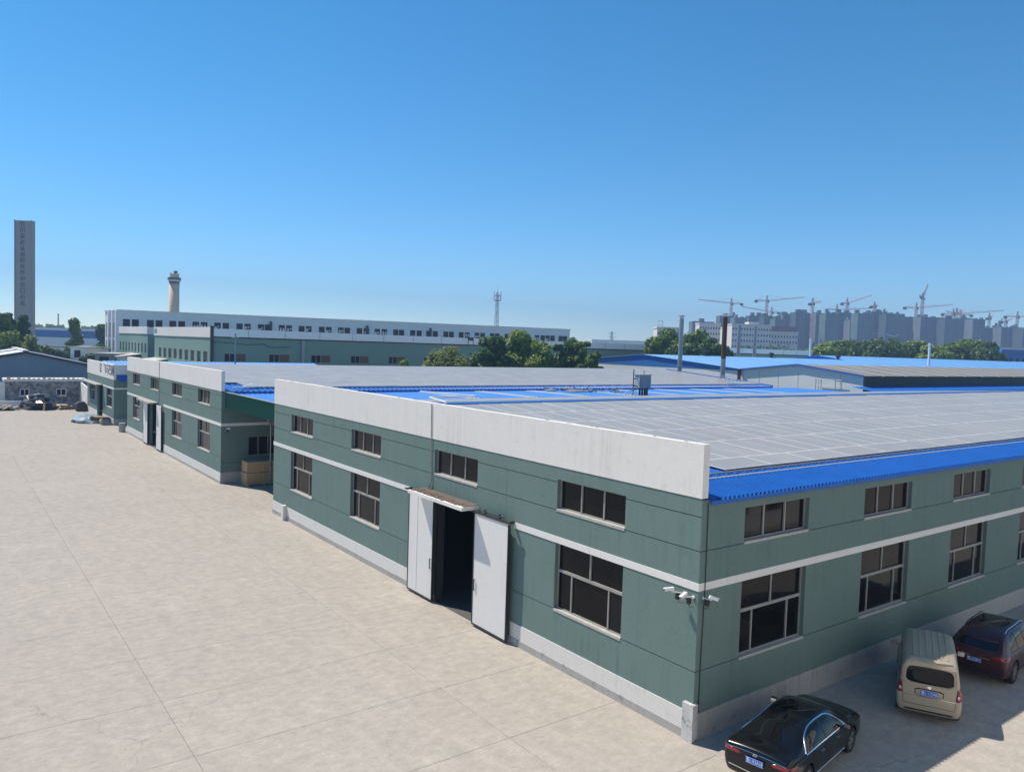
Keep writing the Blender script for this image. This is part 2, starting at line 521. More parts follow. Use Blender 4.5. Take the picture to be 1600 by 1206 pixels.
def text_mesh(s, size, mat, depth=0.01, align='CENTER'):
    cu = bpy.data.curves.new('lettering', 'FONT')
    cu.body = s
    cu.size = size
    cu.align_x = align
    cu.align_y = 'CENTER'
    cu.extrude = depth
    cu.resolution_u = 3
    o = bpy.data.objects.new('lettering_tmp', cu)
    COL.objects.link(o)
    dg = bpy.context.evaluated_depsgraph_get()
    me = bpy.data.meshes.new_from_object(o.evaluated_get(dg))
    bpy.data.objects.remove(o)
    bpy.data.curves.remove(cu)
    me.materials.clear()
    me.materials.append(mat)
    return me

def relief(frame, us, vs, openings, grooves, T=0.28, gd=0.02, gh=0.03):
    """A wall with real openings and recessed grooves. frame(u, d, v) -> world point, d inwards.
    openings: (u0,u1,v0,v1); grooves: (u0,u1,v). Returns MB; material 1 lines the grooves."""
    U, V = {us[0], us[1]}, {vs[0], vs[1]}
    for a, b, c, d in openings:
        U |= {a, b}; V |= {c, d}
    for a, b, v in grooves:
        U |= {a, b}; V |= {v - gh / 2, v + gh / 2}
    U = sorted(u for u in U if us[0] - 1e-6 <= u <= us[1] + 1e-6)
    V = sorted(v for v in V if vs[0] - 1e-6 <= v <= vs[1] + 1e-6)
    def depth(u, v):
        for a, b, c, d in openings:
            if a < u < b and c < v < d:
                return None
        for a, b, g in grooves:
            if a < u < b and abs(v - g) < gh / 2:
                return gd
        return 0.0
    mb = MB()
    nU, nV = len(U) - 1, len(V) - 1
    D = [[depth((U[i] + U[i + 1]) / 2, (V[j] + V[j + 1]) / 2) for j in range(nV)] for i in range(nU)]
    for i in range(nU):
        for j in range(nV):
            d = D[i][j]
            if d is not None:
                mb.poly([frame(U[i], d, V[j]), frame(U[i + 1], d, V[j]), frame(U[i + 1], d, V[j + 1]), frame(U[i], d, V[j + 1])], 1 if d > 0 else 0)
            e = T if d is None else d
            if i + 1 < nU:
                k = D[i + 1][j]; k = T if k is None else k
                if abs(k - e) > 1e-6:
                    mb.poly([frame(U[i + 1], e, V[j]), frame(U[i + 1], k, V[j]), frame(U[i + 1], k, V[j + 1]), frame(U[i + 1], e, V[j + 1])])
            if j + 1 < nV:
                k = D[i][j + 1]; k = T if k is None else k
                if abs(k - e) > 1e-6:
                    mb.poly([frame(U[i], e, V[j + 1]), frame(U[i + 1], e, V[j + 1]), frame(U[i + 1], k, V[j + 1]), frame(U[i], k, V[j + 1])])
    return mb

# windows: mesh in local x (along the wall), y (inwards), z up
def bars(lst):
    mb = MB()
    for a in lst:
        mb.box(*a)
    return mb
WIN = {}
def window_kit(key, w, h, upper):
    f, y0, y1 = 0.055, 0.15, 0.215
    L = [(0, f, y0, y1, 0.03, h), (w - f, w, y0, y1, 0.03, h), (f, w - f, y0, y1, 0.03, f + .02), (f, w - f, y0, y1, h - f, h)]
    panes = []
    if upper:
        xs = [f, w * 0.335, w * 0.665, w - f]
        for x in xs[1:3]:
            L.append((x - 0.03, x + 0.03, y0 - 0.012, y1, f, h - f))
        for a, b in zip(xs, xs[1:]):
            panes.append((a, b, f, h - f))
    else:
        hz = h * 0.585
        L.append((f, w - f, y0 - 0.02, y1, hz - 0.05, hz + 0.05))
        L.append((w * 0.5 - 0.03, w * 0.5 + 0.03, y0 - 0.01, y1, hz + 0.05, h - f))
        for x in (w * 0.225, w * 0.775):
            L.append((x - 0.028, x + 0.028, y0 - 0.01, y1, f, hz - 0.05))
        panes = [(f, w * 0.5, hz, h - f), (w * 0.5, w - f, hz, h - f), (f, w * 0.225, f, hz), (w * 0.225, w * 0.775, f, hz), (w * 0.775, w - f, f, hz)]
    fm = bars(L).mesh('window_frame', M['frame'])
    pm = []
    for k, (a, b, c, d) in enumerate(panes):
        yy = 0.18 + 0.012 * (k % 2)
        p = MB(); p.box(a + 0.005, b - 0.005, yy, yy + 0.008, c + 0.002, d - 0.002)
        pm.append(p.mesh('pane', M['pane']))
    sm = MB().box(0.004, w - 0.004, -0.022, 0.148, -0.055, 0.03).mesh('sill', M['sill'])
    WIN[key] = (fm, pm, sm)

def put_window(parent, key, loc, rz):
    fm, pm, sm = WIN[key]
    o = place(fm, 'window', parent, Vector(loc) - world_loc(parent), rz)
    for p in pm:
        place(p, 'pane', o, (0, 0, 0))
    place(sm, 'sill', o, (0, 0, 0))
    return o

def corrugated(mb, x0, x1, y0, z0, y1, z1, pitch=0.26, h=0.035, m=0, axis='x'):
    """trapezoid sheet; ribs run from (y0,z0) to (y1,z1), stacked along x (or swapped when axis is y)"""
    n = max(1, int(round((x1 - x0) / pitch)))
    p = (x1 - x0) / n
    prof = []
    for i in range(n):
        b = x0 + i * p
        prof += [(b, 0), (b + p * 0.5, 0), (b + p * 0.62, h), (b + p * 0.88, h)]
    prof.append((x1, 0))
    vs = []
    for x, dz in prof:
        for y, z in ((y0, z0), (y1, z1)):
            vs.append((x, y, z + dz) if axis == 'x' else (y, x, z + dz))
    fs = [(2 * i, 2 * i + 2, 2 * i + 3, 2 * i + 1) for i in range(len(prof) - 1)]
    mb.faces(vs, fs, m)
    return mb

# ------------------------------------------------------------------ ground and yard
g = MB()
g.poly([(-6000, -6000, -0.12), (6000, -6000, -0.12), (6000, 6000, -0.12), (-6000, 6000, -0.12)])
tag(g.build('ground', M['earth']), kind='structure')

yard = bpy.data.objects.new('yard', MB().box(-75, 95, -40, 134, -0.115, -0.026).mesh('yard', M['yardjoint']))
COL.objects.link(yard)
tag(yard, kind='structure')
colx = [-35.55, -27.75, -19.95, -12.15, -4.36, 3.43, 11.2, 19.0, 26.8]
rowy = [6.95 + 3.86 * k for k in range(-6, 17)]
rowy[4] = -0.9
slab_cache = {}
def slab(x0, x1, y0, y1):
    gap = 0.0045
    key = (round(x1 - x0, 3), round(y1 - y0, 3))
    if key not in slab_cache:
        w, d = key
        mb = MB()
        bv = 0.004
        a, b, c, e = -w / 2 + gap, w / 2 - gap, -d / 2 + gap, d / 2 - gap
        mb.faces([(a, c, -0.02), (b, c, -0.02), (b, e, -0.02), (a, e, -0.02), (a, c, -bv), (b, c, -bv), (b, e, -bv), (a, e, -bv),
                  (a + bv, c + bv, 0), (b - bv, c + bv, 0), (b - bv, e - bv, 0), (a + bv, e - bv, 0)],
                 [(0, 1, 5, 4), (1, 2, 6, 5), (2, 3, 7, 6), (3, 0, 4, 7), (4, 5, 9, 8), (5, 6, 10, 9), (6, 7, 11, 10), (7, 4, 8, 11), (8, 9, 10, 11)])
        slab_cache[key] = mb.mesh('concrete_slab', M['yard'])
    place(slab_cache[key], 'concrete_slab', yard, ((x0 + x1) / 2, (y0 + y1) / 2, 0))
colx = [-35.55, -27.75, -19.95, -12.15, -4.36, -0.02, 7.4, 15.2, 23.0, 30.8]
for i in range(len(colx) - 1):
    for j in range(len(rowy) - 1):
        x0, x1, y0, y1 = colx[i], colx[i + 1], rowy[j], rowy[j + 1]
        if i >= 5:
            if y0 >= -0.95:
                continue
            if y1 > -1.0:
                y1 = -0.02
        slab(x0, x1, y0, y1)
# alley floor and far part of the yard
slab(-0.02, 34, 35.3, 46.8)
far = MB()
far.box(-75, -0.03, rowy[-1] + 0.01, 134, -0.02, -0.001)
far.box(-0.03, 40, 83.4, 91.5, -0.02, -0.001)
far.box(-75, colx[0] - 0.01, -40, rowy[-1], -0.02, -0.001)
far.box(colx[0], 95, -40, rowy[0] - 0.01, -0.02, -0.001)
far.box(colx[-1] + 0.01, 95, rowy[0], -0.03, -0.02, -0.001)
o = far.build('yard_paving', M['yard'], yard)

# ------------------------------------------------------------------ near factory hall
L1, ZP, ZB = 35.18, 8.74, 7.165
WIDE = 3.40
UB, UT, LB, LT = 5.64, 6.72, 2.04, 4.45
window_kit('u', WIDE, UT - UB, True)
window_kit('l', WIDE, LT - LB, False)
hall = thing('factory_hall', 'nearest green rendered factory hall with grey solar roof and open white sliding door', 'factory', (0, 0, 0))
fl = lambda u, d, v: (d, -u, v)              # left facade, u = -y
fr = lambda u, d, v: (u, d, v)               # right facade
ly = [32.15, 23.5, 14.93, 6.47]              # far edge of each bay's window (y)
opn = [(-y, -y + WIDE, UB, UT) for y in ly] + [(-y, -y + WIDE, LB, LT) for y in (ly[0], ly[1], ly[3])]
opn.append((-14.6, -9.4, 0.0, 4.62))
edges = [-L1] + [e for y in ly for e in (-y, -y + WIDE)] + [0]
gro = []
for a, b in zip(edges[0::2], edges[1::2]):
    gro += [(a + .0, b - .0, UT - 0.1), (a, b, UB - 0.02)]
ed2 = [-L1, -ly[0], -ly[0] + WIDE, -ly[1], -ly[1] + WIDE, -16.9, -8.9, -ly[3], -ly[3] + WIDE, 0]
for a, b in zip(ed2[0::2], ed2[1::2]):
    gro.append((a, b, LB + 0.02))
w = relief(fl, (-L1, 0.0), (0.0, ZB), opn, gro)
w.build('wall', [M['green'], M['groove']], hall)
rx = [2.02 + 6.855 * k for k in range(11)]
opn = [(x, x + WIDE, UB, UT) for x in rx] + [(x, x + WIDE, LB, LT) for x in rx]
ed = [0.0] + [e for x in rx for e in (x, x + WIDE)] + [76]
gro = []
for a, b in zip(ed[0::2], ed[1::2]):
    gro += [(a, b, UB - 0.02), (a, b, LB + 0.02)]
w = relief(fr, (0.0, 76), (0.0, 7.12), opn, gro)
w.build('wall', [M['green'], M['groove']], hall)
w = MB()
w.poly([(0, L1, 0), (76, L1, 0), (76, L1, 7.1), (0, L1, 7.1)])
w.build('wall', M['green'], hall)
w = MB()
w.poly([(76, 0, 0), (76, L1, 0), (76, L1, 7.1), (76, 17.6, 8.4), (76, 0, 7.1)])
w.build('wall', M['green'], hall)
for y in ly:
    put_window(hall, 'u', (0, y, UB), -math.pi / 2)
for y in (ly[0], ly[1], ly[3]):
    put_window(hall, 'l', (0, y, LB), -math.pi / 2)
for x in rx:
    put_window(hall, 'u', (x, 0, UB), 0)
    put_window(hall, 'l', (x, 0, LB), 0)
# white band, plinth, parapet
sb = MB()
for a, b in ((L1 + .02, 16.75), (8.93, -0.022)):
    sb.box(-0.022, 0.0, b, a, 4.455, 4.685)
sb.build('band', M['stripe'], hall)
MB().box(0.0, 76, -0.022, 0.0, 4.455, 4.685).build('band', M['stripe'], hall)
pb = MB()
for a, b in ((L1, 16.62), (9.0, 0.0)):
    pb.box(-0.025, 0.0, b, a, 0.26, 0.83)
pb.build('base_band', M['plinthwhite'], hall)
pb = MB()
for a, b in ((L1, 14.66), (9.34, 0.0)):
    pb.box(-0.05, 0.0, b, a, 0.0, 0.258)
pb.build('plinth', M['plinth'], hall)
MB().box(0.0, 76, -0.05, 0.0, 0, 0.8).build('plinth', M['plinth'], hall)
random.seed(4)
pp = MB()
ys = [0.0 + L1 * k / 90 for k in range(91)]
zt = [ZP + random.uniform(-0.005, 0.003) for _ in ys]
for k in range(90):
    a, b = ys[k], ys[k + 1]
    v = [(-0.02, a, ZB), (0.25, a, ZB), (0.25, b, ZB), (-0.02, b, ZB), (-0.02, a, zt[k]), (0.25, a, zt[k]), (0.25, b, zt[k + 1]), (-0.02, b, zt[k + 1])]
    pp.faces(v, [(4, 5, 6, 7), (0, 4, 7, 3), (1, 2, 6, 5), (0, 3, 2, 1)] + ([(0, 1, 5, 4)] if k == 0 else []) + ([(2, 3, 7, 6)] if k == 89 else []))
pp.build('parapet', M['white'], hall)
ch = MB()
for _ in range(26):
    y = random.uniform(0.3, L1 - .3); s = random.uniform(0.012, 0.03)
    ch.obox((random.uniform(0.04, 0.2), y, ZP + 0.003), (s, s * .3, 0), (-s * .3, s * 1.6, 0), (0, 0, s * random.uniform(.2, .5)))
tag(ch.build('loose_mortar', M['chip'], hall), kind='stuff')
# roof sheets: blue corrugated
zr = lambda y: 7.12 + (8.40 - 7.12) * (y / 17.6)
rs = MB()
corrugated(rs, 0.26, 76, -0.16, zr(-0.16), 2.6, zr(2.6), 0.21, 0.075)
corrugated(rs, 0.26, 76, 1.95, zr(1.95) + 0.05, 17.6, zr(17.6), 0.5, 0.035)
rs.build('roof_sheet', M['blue'], hall)
rs = MB()
corrugated(rs, 0.26, 76, 17.6, 8.40, 35.4, 7.08, 0.5, 0.035)
rs.build('roof_sheet', M['blue'], hall)
MB().box(0.26, 76, -0.15, -0.12, 6.98, zr(-0.16) - 0.004).build('eave_trim', M['blue'], hall)
rc = MB()
rc.poly([(0.26, 17.22, 8.51), (76, 17.22, 8.51), (76, 17.6, 8.56), (0.26, 17.6, 8.56)])
rc.poly([(0.26, 17.6, 8.56), (76, 17.6, 8.56), (76, 17.98, 8.51), (0.26, 17.98, 8.51)])
rc.poly([(0.26, 17.22, 8.40), (76, 17.22, 8.40), (76, 17.22, 8.51), (0.26, 17.22, 8.51)])
rc.build('ridge_cap', M['ridge'], hall)

# solar panels on the near slope, one object each
def panel_mesh(w, d):
    mb = MB(); t = 0.036; fr_ = 0.02
    x0, x1, y0, y1 = -w / 2, w / 2, -d / 2, d / 2
    a, b, c, e = x0 + fr_, x1 - fr_, y0 + fr_, y1 - fr_
    v = [(x0, y0, 0), (x1, y0, 0), (x1, y1, 0), (x0, y1, 0), (x0, y0, t), (x1, y0, t), (x1, y1, t), (x0, y1, t), (a, c, t), (b, c, t), (b, e, t), (a, e, t)]
    mb.faces(v, [(0, 1, 5, 4), (1, 2, 6, 5), (2, 3, 7, 6), (3, 0, 4, 7), (4, 5, 9, 8), (5, 6, 10, 9), (6, 7, 11, 10), (7, 4, 8, 11)], 0)
    mb.faces([v[8], v[9], v[10], v[11]], [(0, 1, 2, 3)], 1)
    return mb.mesh('solar_panel', [M['alu'], M['solar']])
tall, wide = panel_mesh(1.292, 2.63), panel_mesh(2.62, 1.29)
tilt = math.atan((8.40 - 7.12) / 17.6)
zp = lambda y: 7.255 + 0.0727 * y
random.seed(11)
def put_panel(me, x, y):
    o = place(me, 'solar_panel', hall, (x, y, zp(y) + random.uniform(-.008, .008)),
              rot=(tilt + random.gauss(0, .0022), random.gauss(0, .0032), random.gauss(0, .001)))
x = 3.80 + 1.31
while x < 70:
    put_panel(wide, x, 2.83); x += 2.655
for row in range(5):
    yc = 3.50 + 1.315 + row * 2.652
    x = 1.05 + (0, .65, .35, .1, .5)[row]
    while x < 72:
        put_panel(tall, x, yc); x += 1.312
fp = MB()
for row in range(6):
    y0 = 18.3 + row * 2.66
    for k in range(54):
        x0 = 2.0 + k * 1.31
        za, zb_ = 8.50 - (y0 - 17.6) * 0.0742, 8.50 - (y0 + 2.6 - 17.6) * 0.0742
        fp.faces([(x0, y0, za + .06), (x0 + 1.28, y0, za + .06), (x0 + 1.28, y0 + 2.62, zb_ + .06), (x0, y0 + 2.62, zb_ + .06),
                  (x0, y0, za), (x0 + 1.28, y0, za), (x0 + 1.28, y0 + 2.62, zb_), (x0, y0 + 2.62, zb_)],
                 [(0, 1, 2, 3), (4, 5, 1, 0), (6, 7, 3, 2), (5, 6, 2, 1), (7, 4, 0, 3)])
tag(fp.build('solar_array', M['solar'], hall), kind='stuff')
rl = MB()
for x0 in (1.5, 4.2, 5.4):
    pass
for yy in (2.05, 5.0, 8.6, 12.0):
    rl.box(0.6, 72, yy, yy + .05, zp(yy) - .095, zp(yy) - .012)
rl.build('mounting_rail', M['steel'], hall)
# pipe along the foot of the panels
MB().path([(0.3, 1.62, zr(1.62) + .09), (9, 1.68, zr(1.68) + .08), (22, 1.72, zr(1.7) + .08), (60, 1.75, zr(1.75) + .08)], 0.028, 6).build('roof_conduit', M['alu'], hall)
MB().path([(16.8, 45.5, 7.12), (16.6, 36.3, 7.35), (4.15, 22.5, 8.42), (0.3, 14.6, 8.82)], 0.045, 6).build('roof_conduit', M['plastic'], hall)
# wall conduit with a kink, cable and corner guard
MB().path([(-0.05, 15.24, 8.70), (-0.05, 15.2, 7.3), (-0.045, 15.2, 6.1), (-0.045, 15.12, 5.6), (-0.05, 15.12, 5.2), (-0.06, 15.3, 4.9)], 0.022, 6).build('wall_conduit', M['steel'], hall)
MB().path([(0.24, -0.03, 7.0), (0.25, -0.035, 4.7), (0.24, -0.04, 4.45), (0.2, -0.03, 2.2), (0.2, -0.03, 0.8)], 0.014, 5).build('cable', M['black'], hall)
cg = MB(); cg.box(-0.13, 0.10, -0.10, 0.30, 0, 1.12)
cg.build('corner_guard', M['guard'], hall)
mbx = MB(); mbx.box(-0.26, -0.03, 32.65, 33.0, 0.0, 0.92)
mbx.build('meter_box', M['plinthwhite'], hall)
# door: canopy with dirt, rail, two sliding leaves
cn = MB(); cn.box(-0.86, 0.0, 11.32, 15.75, 4.72, 4.86)
cn.build('door_canopy', M['stripe'], hall)
random.seed(8)
db = MB()
for _ in range(150):
    s = random.uniform(.03, .11)
    x_, y_ = -random.uniform(.03, .72), random.uniform(11.4, 15.7)
    a = random.uniform(0, 3)
    db.obox((x_, y_, 4.875), (s * math.cos(a), s * math.sin(a), 0), (-s * math.sin(a) * .7, s * math.cos(a) * .7, 0), (0, 0, random.uniform(.005, .022)))
n_ = 40
edge = [11.36 + 4.33 * k / n_ for k in range(n_ + 1)]
lo = [-.80 + random.uniform(0, .16) for _ in edge]
for k in range(n_):
    db.faces([(-.005, edge[k], 4.862), (lo[k], edge[k], 4.862), (lo[k + 1], edge[k + 1], 4.862), (-.005, edge[k + 1], 4.862),
              (-.005, edge[k], 4.90), (lo[k] + .05, edge[k], 4.872), (lo[k + 1] + .05, edge[k + 1], 4.872), (-.005, edge[k + 1], 4.90)], [(4, 5, 6, 7), (1, 2, 6, 5)])
tag(db.build('dirt', M['debris'], hall), kind='stuff')
rl = MB()
rl.box(-0.32, -0.25, 8.85, 17.0, 4.64, 4.70)
rl.box(-0.20, 0, 8.9, 9.0, 4.62, 4.72); rl.box(-0.25, 0, 16.8, 16.9, 4.62, 4.72)
rl.tube((-0.24, 9.3, 4.80), (-0.24, 10.7, 4.80), .035, n=8)
rl.tube((-0.24, 9.5, 4.75), (-0.24, 9.6, 4.85), .06, n=8); rl.tube((-0.24, 10.5, 4.75), (-0.24, 10.6, 4.85), .06, n=8)
rl.build('door_rail', M['dsteel'], hall)
def door_leaf(y0, y1, seam, root=hall, z0=0.1, z1=4.6, x=-0.28):
    lf = MB(); lf.box(x, x + .07, y0 + .02, y1 - .02, z0 + .04, z1)
    if seam:
        lf.box(x - .012, x, y0 + seam, y0 + seam + .03, z0 + .05, z1)
    o = lf.build('door_leaf', M['door'], root)
    fr_ = MB()
    for (a, b, c, d) in ((y0 - .02, y0 + .02, z0, z1), (y1 - .02, y1 + .02, z0, z1), (y0 + .02, y1 - .02, z0 - .03, z0 + .04)):
        fr_.box(x - .02, x + .09, a, b, c, d)
    fr_.build('door_edge', M['dsteel'], o)
    hy = y0 + .14 if y0 > 14 and y0 < 15 else y1 - .14
    h_ = MB(); h_.tube((x - .05, hy, 1.5), (x - .05, hy, 1.95), .022, n=6); h_.tube((x - .05, hy, 1.52), (x, hy, 1.52), .018, n=5); h_.tube((x - .05, hy, 1.93), (x, hy, 1.93), .018, n=5)
    h_.build('handle', M['dsteel'], o)
    return o
door_leaf(14.46, 16.62, 1.35)
o = door_leaf(8.93, 11.24, 0)
# inside of the hall seen through the open door
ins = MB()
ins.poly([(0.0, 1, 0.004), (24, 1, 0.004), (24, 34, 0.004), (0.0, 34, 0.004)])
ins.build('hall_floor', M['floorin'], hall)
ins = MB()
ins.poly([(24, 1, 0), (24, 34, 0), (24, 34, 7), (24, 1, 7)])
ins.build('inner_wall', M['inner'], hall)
jm = MB(); jm.box(0.0, 0.30, 14.585, 14.64, 0, 4.6); jm.box(-0.03, 0.3, 14.44, 14.585, 0.0, 4.58)
jm.build('door_jamb', M['dsteel'], hall)
rk = thing('storage_rack', 'dark storage rack with crates inside the open factory door', 'rack', (7.0, 17.5, 0.01))
pr = MB()
for xx in (6.2, 7.6):
    for yy in (14.5, 17.5, 20.5):
        pr.box(xx, xx + .08, yy, yy + .08, .01, 3.4)
pr.build('upright', M['steel'], rk)
for z_ in (0.8, 1.8, 2.8):
    MB().box(6.2, 7.68, 14.5, 20.6, z_, z_ + .06).build('shelf', M['steel'], rk)
random.seed(3)
for k in range(3):
    yy = 15.2 + k * 1.5; zz = 0.86 + k * 1.0
    s = random.uniform(.32, .42)
    bx_ = MB(); bx_.box(6.5, 7.3, yy, yy + 2 * s, zz, zz + s * 1.4)
    bx_.box(6.46, 7.34, yy - .03, yy + 2 * s + .03, zz + s * 1.4, zz + s * 1.4 + .05)
    tag(bx_.build('storage_crate', M['redbox']), 'yellow crate on the %s shelf of the rack inside the open factory door' % ('lowest', 'middle', 'topmost')[k], 'crate', 'crates on the rack inside the hall')

# security cameras on the corner
def cctv(p, d, wall_p, label):
    p, d = Vector(p), Vector(d).normalized()
    t = thing('security_camera', label, 'security camera', p, 0, 'white security cameras')
    s = d.cross(Vector((0, 0, 1))).normalized(); u = s.cross(d)
    b = MB(); b.obox(p, d * .135, s * .043, u * .04); b.obox(p + u * .045 + d * .025, d * .15, s * .049, u * .005)
    bo = b.build('camera_body', M['plastic'], t)
    MB().tube(p + d * .136, p + d * .143, .03, n=10).build('lens', M['black'], bo)
    a = MB(); k = p - u * .075 - d * .05
    a.tube(p - u * .035 - d * .03, k, .016, n=8); a.tube(k, wall_p, .018, n=8); a.tube(Vector(wall_p) + (k - Vector(wall_p)).normalized() * .03, wall_p, .05, n=10)
    a.build('bracket', M['plastic'], t)
    bx_ = MB(); q = (k * .55 + Vector(wall_p) * .45) + Vector((0, 0, -.12)); bx_.obox(q, (.05, 0, 0), (0, .05, 0), (0, 0, .08))
    bx_.path([q, q + Vector((0.01, -.03, -.16)), Vector(wall_p) + Vector((0, 0, -.3))], .008, 4)
    bx_.build('cable_box', M['black'], t)
    return t
cctv((-0.42, 0.72, 4.40), (-.55, .8, -.22), (-0.0, 0.50, 4.27), 'white security camera on the sunlit wall aimed along the yard')
cctv((-0.40, 0.20, 4.36), (-.95, -.1, -.3), (-0.0, 0.16, 4.25), 'white security camera pointing out from the wall corner over the yard')
cctv((0.22, -0.38, 4.33), (.8, -.55, -.3), (0.22, -0.0, 4.24), 'white security camera on the shaded side of the wall corner')

# ------------------------------------------------------------------ unseen office block behind the camera, added for bounce light and reflections
off = thing('unseen_office_block', 'unseen pale office block behind the camera, added to bounce light onto the shaded side of the nearest hall', 'building', (-15, -15.7, 0))
YO = -15.7
fo = lambda u, d, v: (-u, YO - d, v)
opn = []
for z_ in (1.0, 4.6, 8.2, 11.8):
    for k in range(23):
        u = -28 + k * 3.6
        opn.append((u, u + 1.9, z_, z_ + 1.8))
relief(fo, (-30, 56), (0, 15.0), opn, [], T=.2).build('wall', [M['gwhite'], M['groove']], off)
pm_ = MB().box(-1.9, 0, -.16, -.15, 0, 1.8).mesh('window', M['pane'])
for (u0, u1, v0, v1) in opn:
    place(pm_, 'window', off, Vector((-u0, YO, v0)) - world_loc(off))
b = MB(); b.poly([(-56, YO, 15), (30, YO, 15), (30, YO - 14, 15), (-56, YO - 14, 15)])
b.build('roof', M['roofgrey'], off)
b = MB(); b.poly([(30, YO, 0), (30, YO - 14, 0), (30, YO - 14, 15), (30, YO, 15)])
b.build('wall', M['gwhite'], off)

# ------------------------------------------------------------------ alley between the two halls
alley = thing('alley_roof', 'low blue sheet roof with skylights over the alley between the halls', 'roof', (0.3, 41, 6.9))
ar = MB(); corrugated(ar, 0.35, 74, 35.42, 7.0, 46.82, 6.96, 0.4, 0.03)
ar.build('roof_sheet', M['bluealley'], alley)
for k in range(9):
    sx = 10.9 + 6.1 * k
    q = MB(); corrugated(q, sx, sx + 1.2, 38.0, 7.018, 46.6, 6.988, 0.4, 0.03)
    q.build('skylight', M['skylight'], alley)
fa = MB(); n = 58
for k in range(n):
    y0 = 35.2 + 11.64 * k / n; y1 = 35.2 + 11.64 * (k + 1) / n; ym = (y0 + y1) / 2
    fa.poly([(0.30, y0, 5.88), (0.30, ym, 5.88), (0.30, ym, 7.10), (0.30, y0, 7.10)])
    fa.poly([(0.30, ym, 5.88), (0.27, ym + .03, 5.88), (0.27, ym + .03, 7.10), (0.30, ym, 7.10)])
    fa.poly([(0.27, ym + .03, 5.88), (0.27, y1 - .03, 5.88), (0.27, y1 - .03, 7.10), (0.27, ym + .03, 7.10)])
    fa.poly([(0.27, y1 - .03, 5.88), (0.30, y1, 5.88), (0.30, y1, 7.10), (0.27, y1 - .03, 7.10)])
fa.build('fascia_sheet', M['dgreen'], alley)
MB().box(0.22, 0.36, 35.2, 46.82, 7.10, 7.16).build('fascia_cap', M['skylight'], alley)
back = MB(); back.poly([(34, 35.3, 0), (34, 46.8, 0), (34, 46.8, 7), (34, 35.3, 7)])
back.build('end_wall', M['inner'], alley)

cab = thing('roof_cabinet', 'white steel electrical cabinet on black legs on the alley roof', 'cabinet', (37.4, 38.5, 7.0))
b = MB(); b.box(36.7, 38.3, 38.2, 38.8, 7.72, 8.98); b.box(36.62, 38.38, 38.12, 38.88, 8.98, 9.04)
bo = b.build('cabinet_box', M['sill'], cab)
MB().box(36.82, 38.18, 38.17, 38.2, 7.82, 8.88).build('cabinet_door', M['frame'], bo)
for xx in (37.0, 37.35, 37.7, 38.0):
    MB().box(xx, xx + .14, 38.4, 38.55, 7.0, 7.72).build('leg', M['black'], cab)
b = MB(); b.tube((36.2, 38.5, 7.0), (36.2, 38.5, 9.5), .05); b.tube((36.2, 38.5, 8.6), (36.7, 38.5, 8.6), .04); b.tube((36.2, 38.5, 7.9), (36.7, 38.5, 7.9), .04); b.tube((37.6, 38.5, 9.04), (37.6, 38.5, 9.4), .03)
b.build('mast', M['dsteel'], cab)
b = MB()
for k in range(4):
    b.path([(36.7 - .15 * k, 38.4, 7.75), (36.2 - .3 * k, 38.2, 7.4), (35.7 - .4 * k, 37.8, 7.1)], .03, 5)
b.build('cable', M['steel'], cab)
random.seed(21)
b = MB()
for k in range(44):
    t_ = random.random()
    c_ = Vector((37.6 - 5.5 * t_ + random.uniform(-.6, .6), 41.5 + 5.0 * t_ + random.uniform(-1.2, .6), 7.06 + random.uniform(0, .22)))
    d_ = Vector((random.uniform(-1, 1), random.uniform(-.7, .7), random.uniform(-.12, .3)))
    b.tube(c_, c_ + d_ * random.uniform(.5, 1.4), random.uniform(.03, .06), n=5)
for k in range(8):
    c_ = Vector((33.5 + random.uniform(-2, 3.4), 44.5 + random.uniform(-1.5, 1.6), 7.1))
    b.obox(c_, (random.uniform(.3, .8), .1, .02), (-.1, random.uniform(.2, .4), .05), (0, 0, .03))
tag(b.build('scrap_heap', M['steel'], origin=(35, 44, 7.0)), 'loose heap of pale scrap frames and pipes on the blue alley roof', 'scrap heap')

def crate(x0, x1, y0, y1, z0, z1, label):
    t = thing('wooden_crate', label, 'crate', (x0, y0, z0), 0, 'plywood crates in the alley')
    b = MB(); b.box(x0 + .03, x1 - .03, y0 + .03, y1 - .03, z0, z1 - .03)
    b.build('body', M['wood'], t)
    w_ = .07
    bt = lambda *q: MB().box(*q).build('batten', M['woodpale'], t)
    for xx in (x0, (x0 + x1) / 2 - w_ / 2, x1 - w_):
        bt(xx, xx + w_, y0, y0 + .028, z0, z1 - .03); bt(xx, xx + w_, y1 - .028, y1, z0, z1 - .03)
    for yy in (y0 + .03, y1 - w_ - .03):
        bt(x0, x0 + .028, yy, yy + w_, z0, z1 - .03); bt(x1 - .028, x1, yy, yy + w_, z0, z1 - .03)
    for k in range(2):
        zz = z0 + .002 + k * (z1 - z0 - .03 - w_ - .004)
        bt(x0 + w_, x1 - w_, y0 + .004, y0 + .0285, zz, zz + w_)
    MB().box(x0, x1, y0, y1, z1 - .03, z1).build('lid', M['woodpale'], t)
    return t
crate(1.40, 4.1, 44.95, 46.3, 0.14, 0.97, 'lower plywood crate of the pair stacked in the alley')
crate(1.44, 4.05, 44.98, 46.3, 1.01, 1.82, 'upper plywood crate of the pair stacked in the alley')
pl = thing('pallet', 'timber pallet under the stacked plywood crates', 'pallet', (1.3, 44.7, 0))
for k in range(5):
    yy = 44.75 + k * .36
    MB().box(1.35, 4.15, yy, yy + .2, .105, .136).build('deck_board', M['woodpale'], pl)
for xx in (1.4, 2.65, 3.9):
    MB().box(xx, xx + .14, 44.75, 46.3, 0.0, .104).build('bearer', M['wood'], pl)
hp = thing('dust_hopper', 'small grey metal box on a thin post under the green fascia', 'hopper', (2.9, 42.0, 0))
p0 = at(423.5, 655, 60.5)
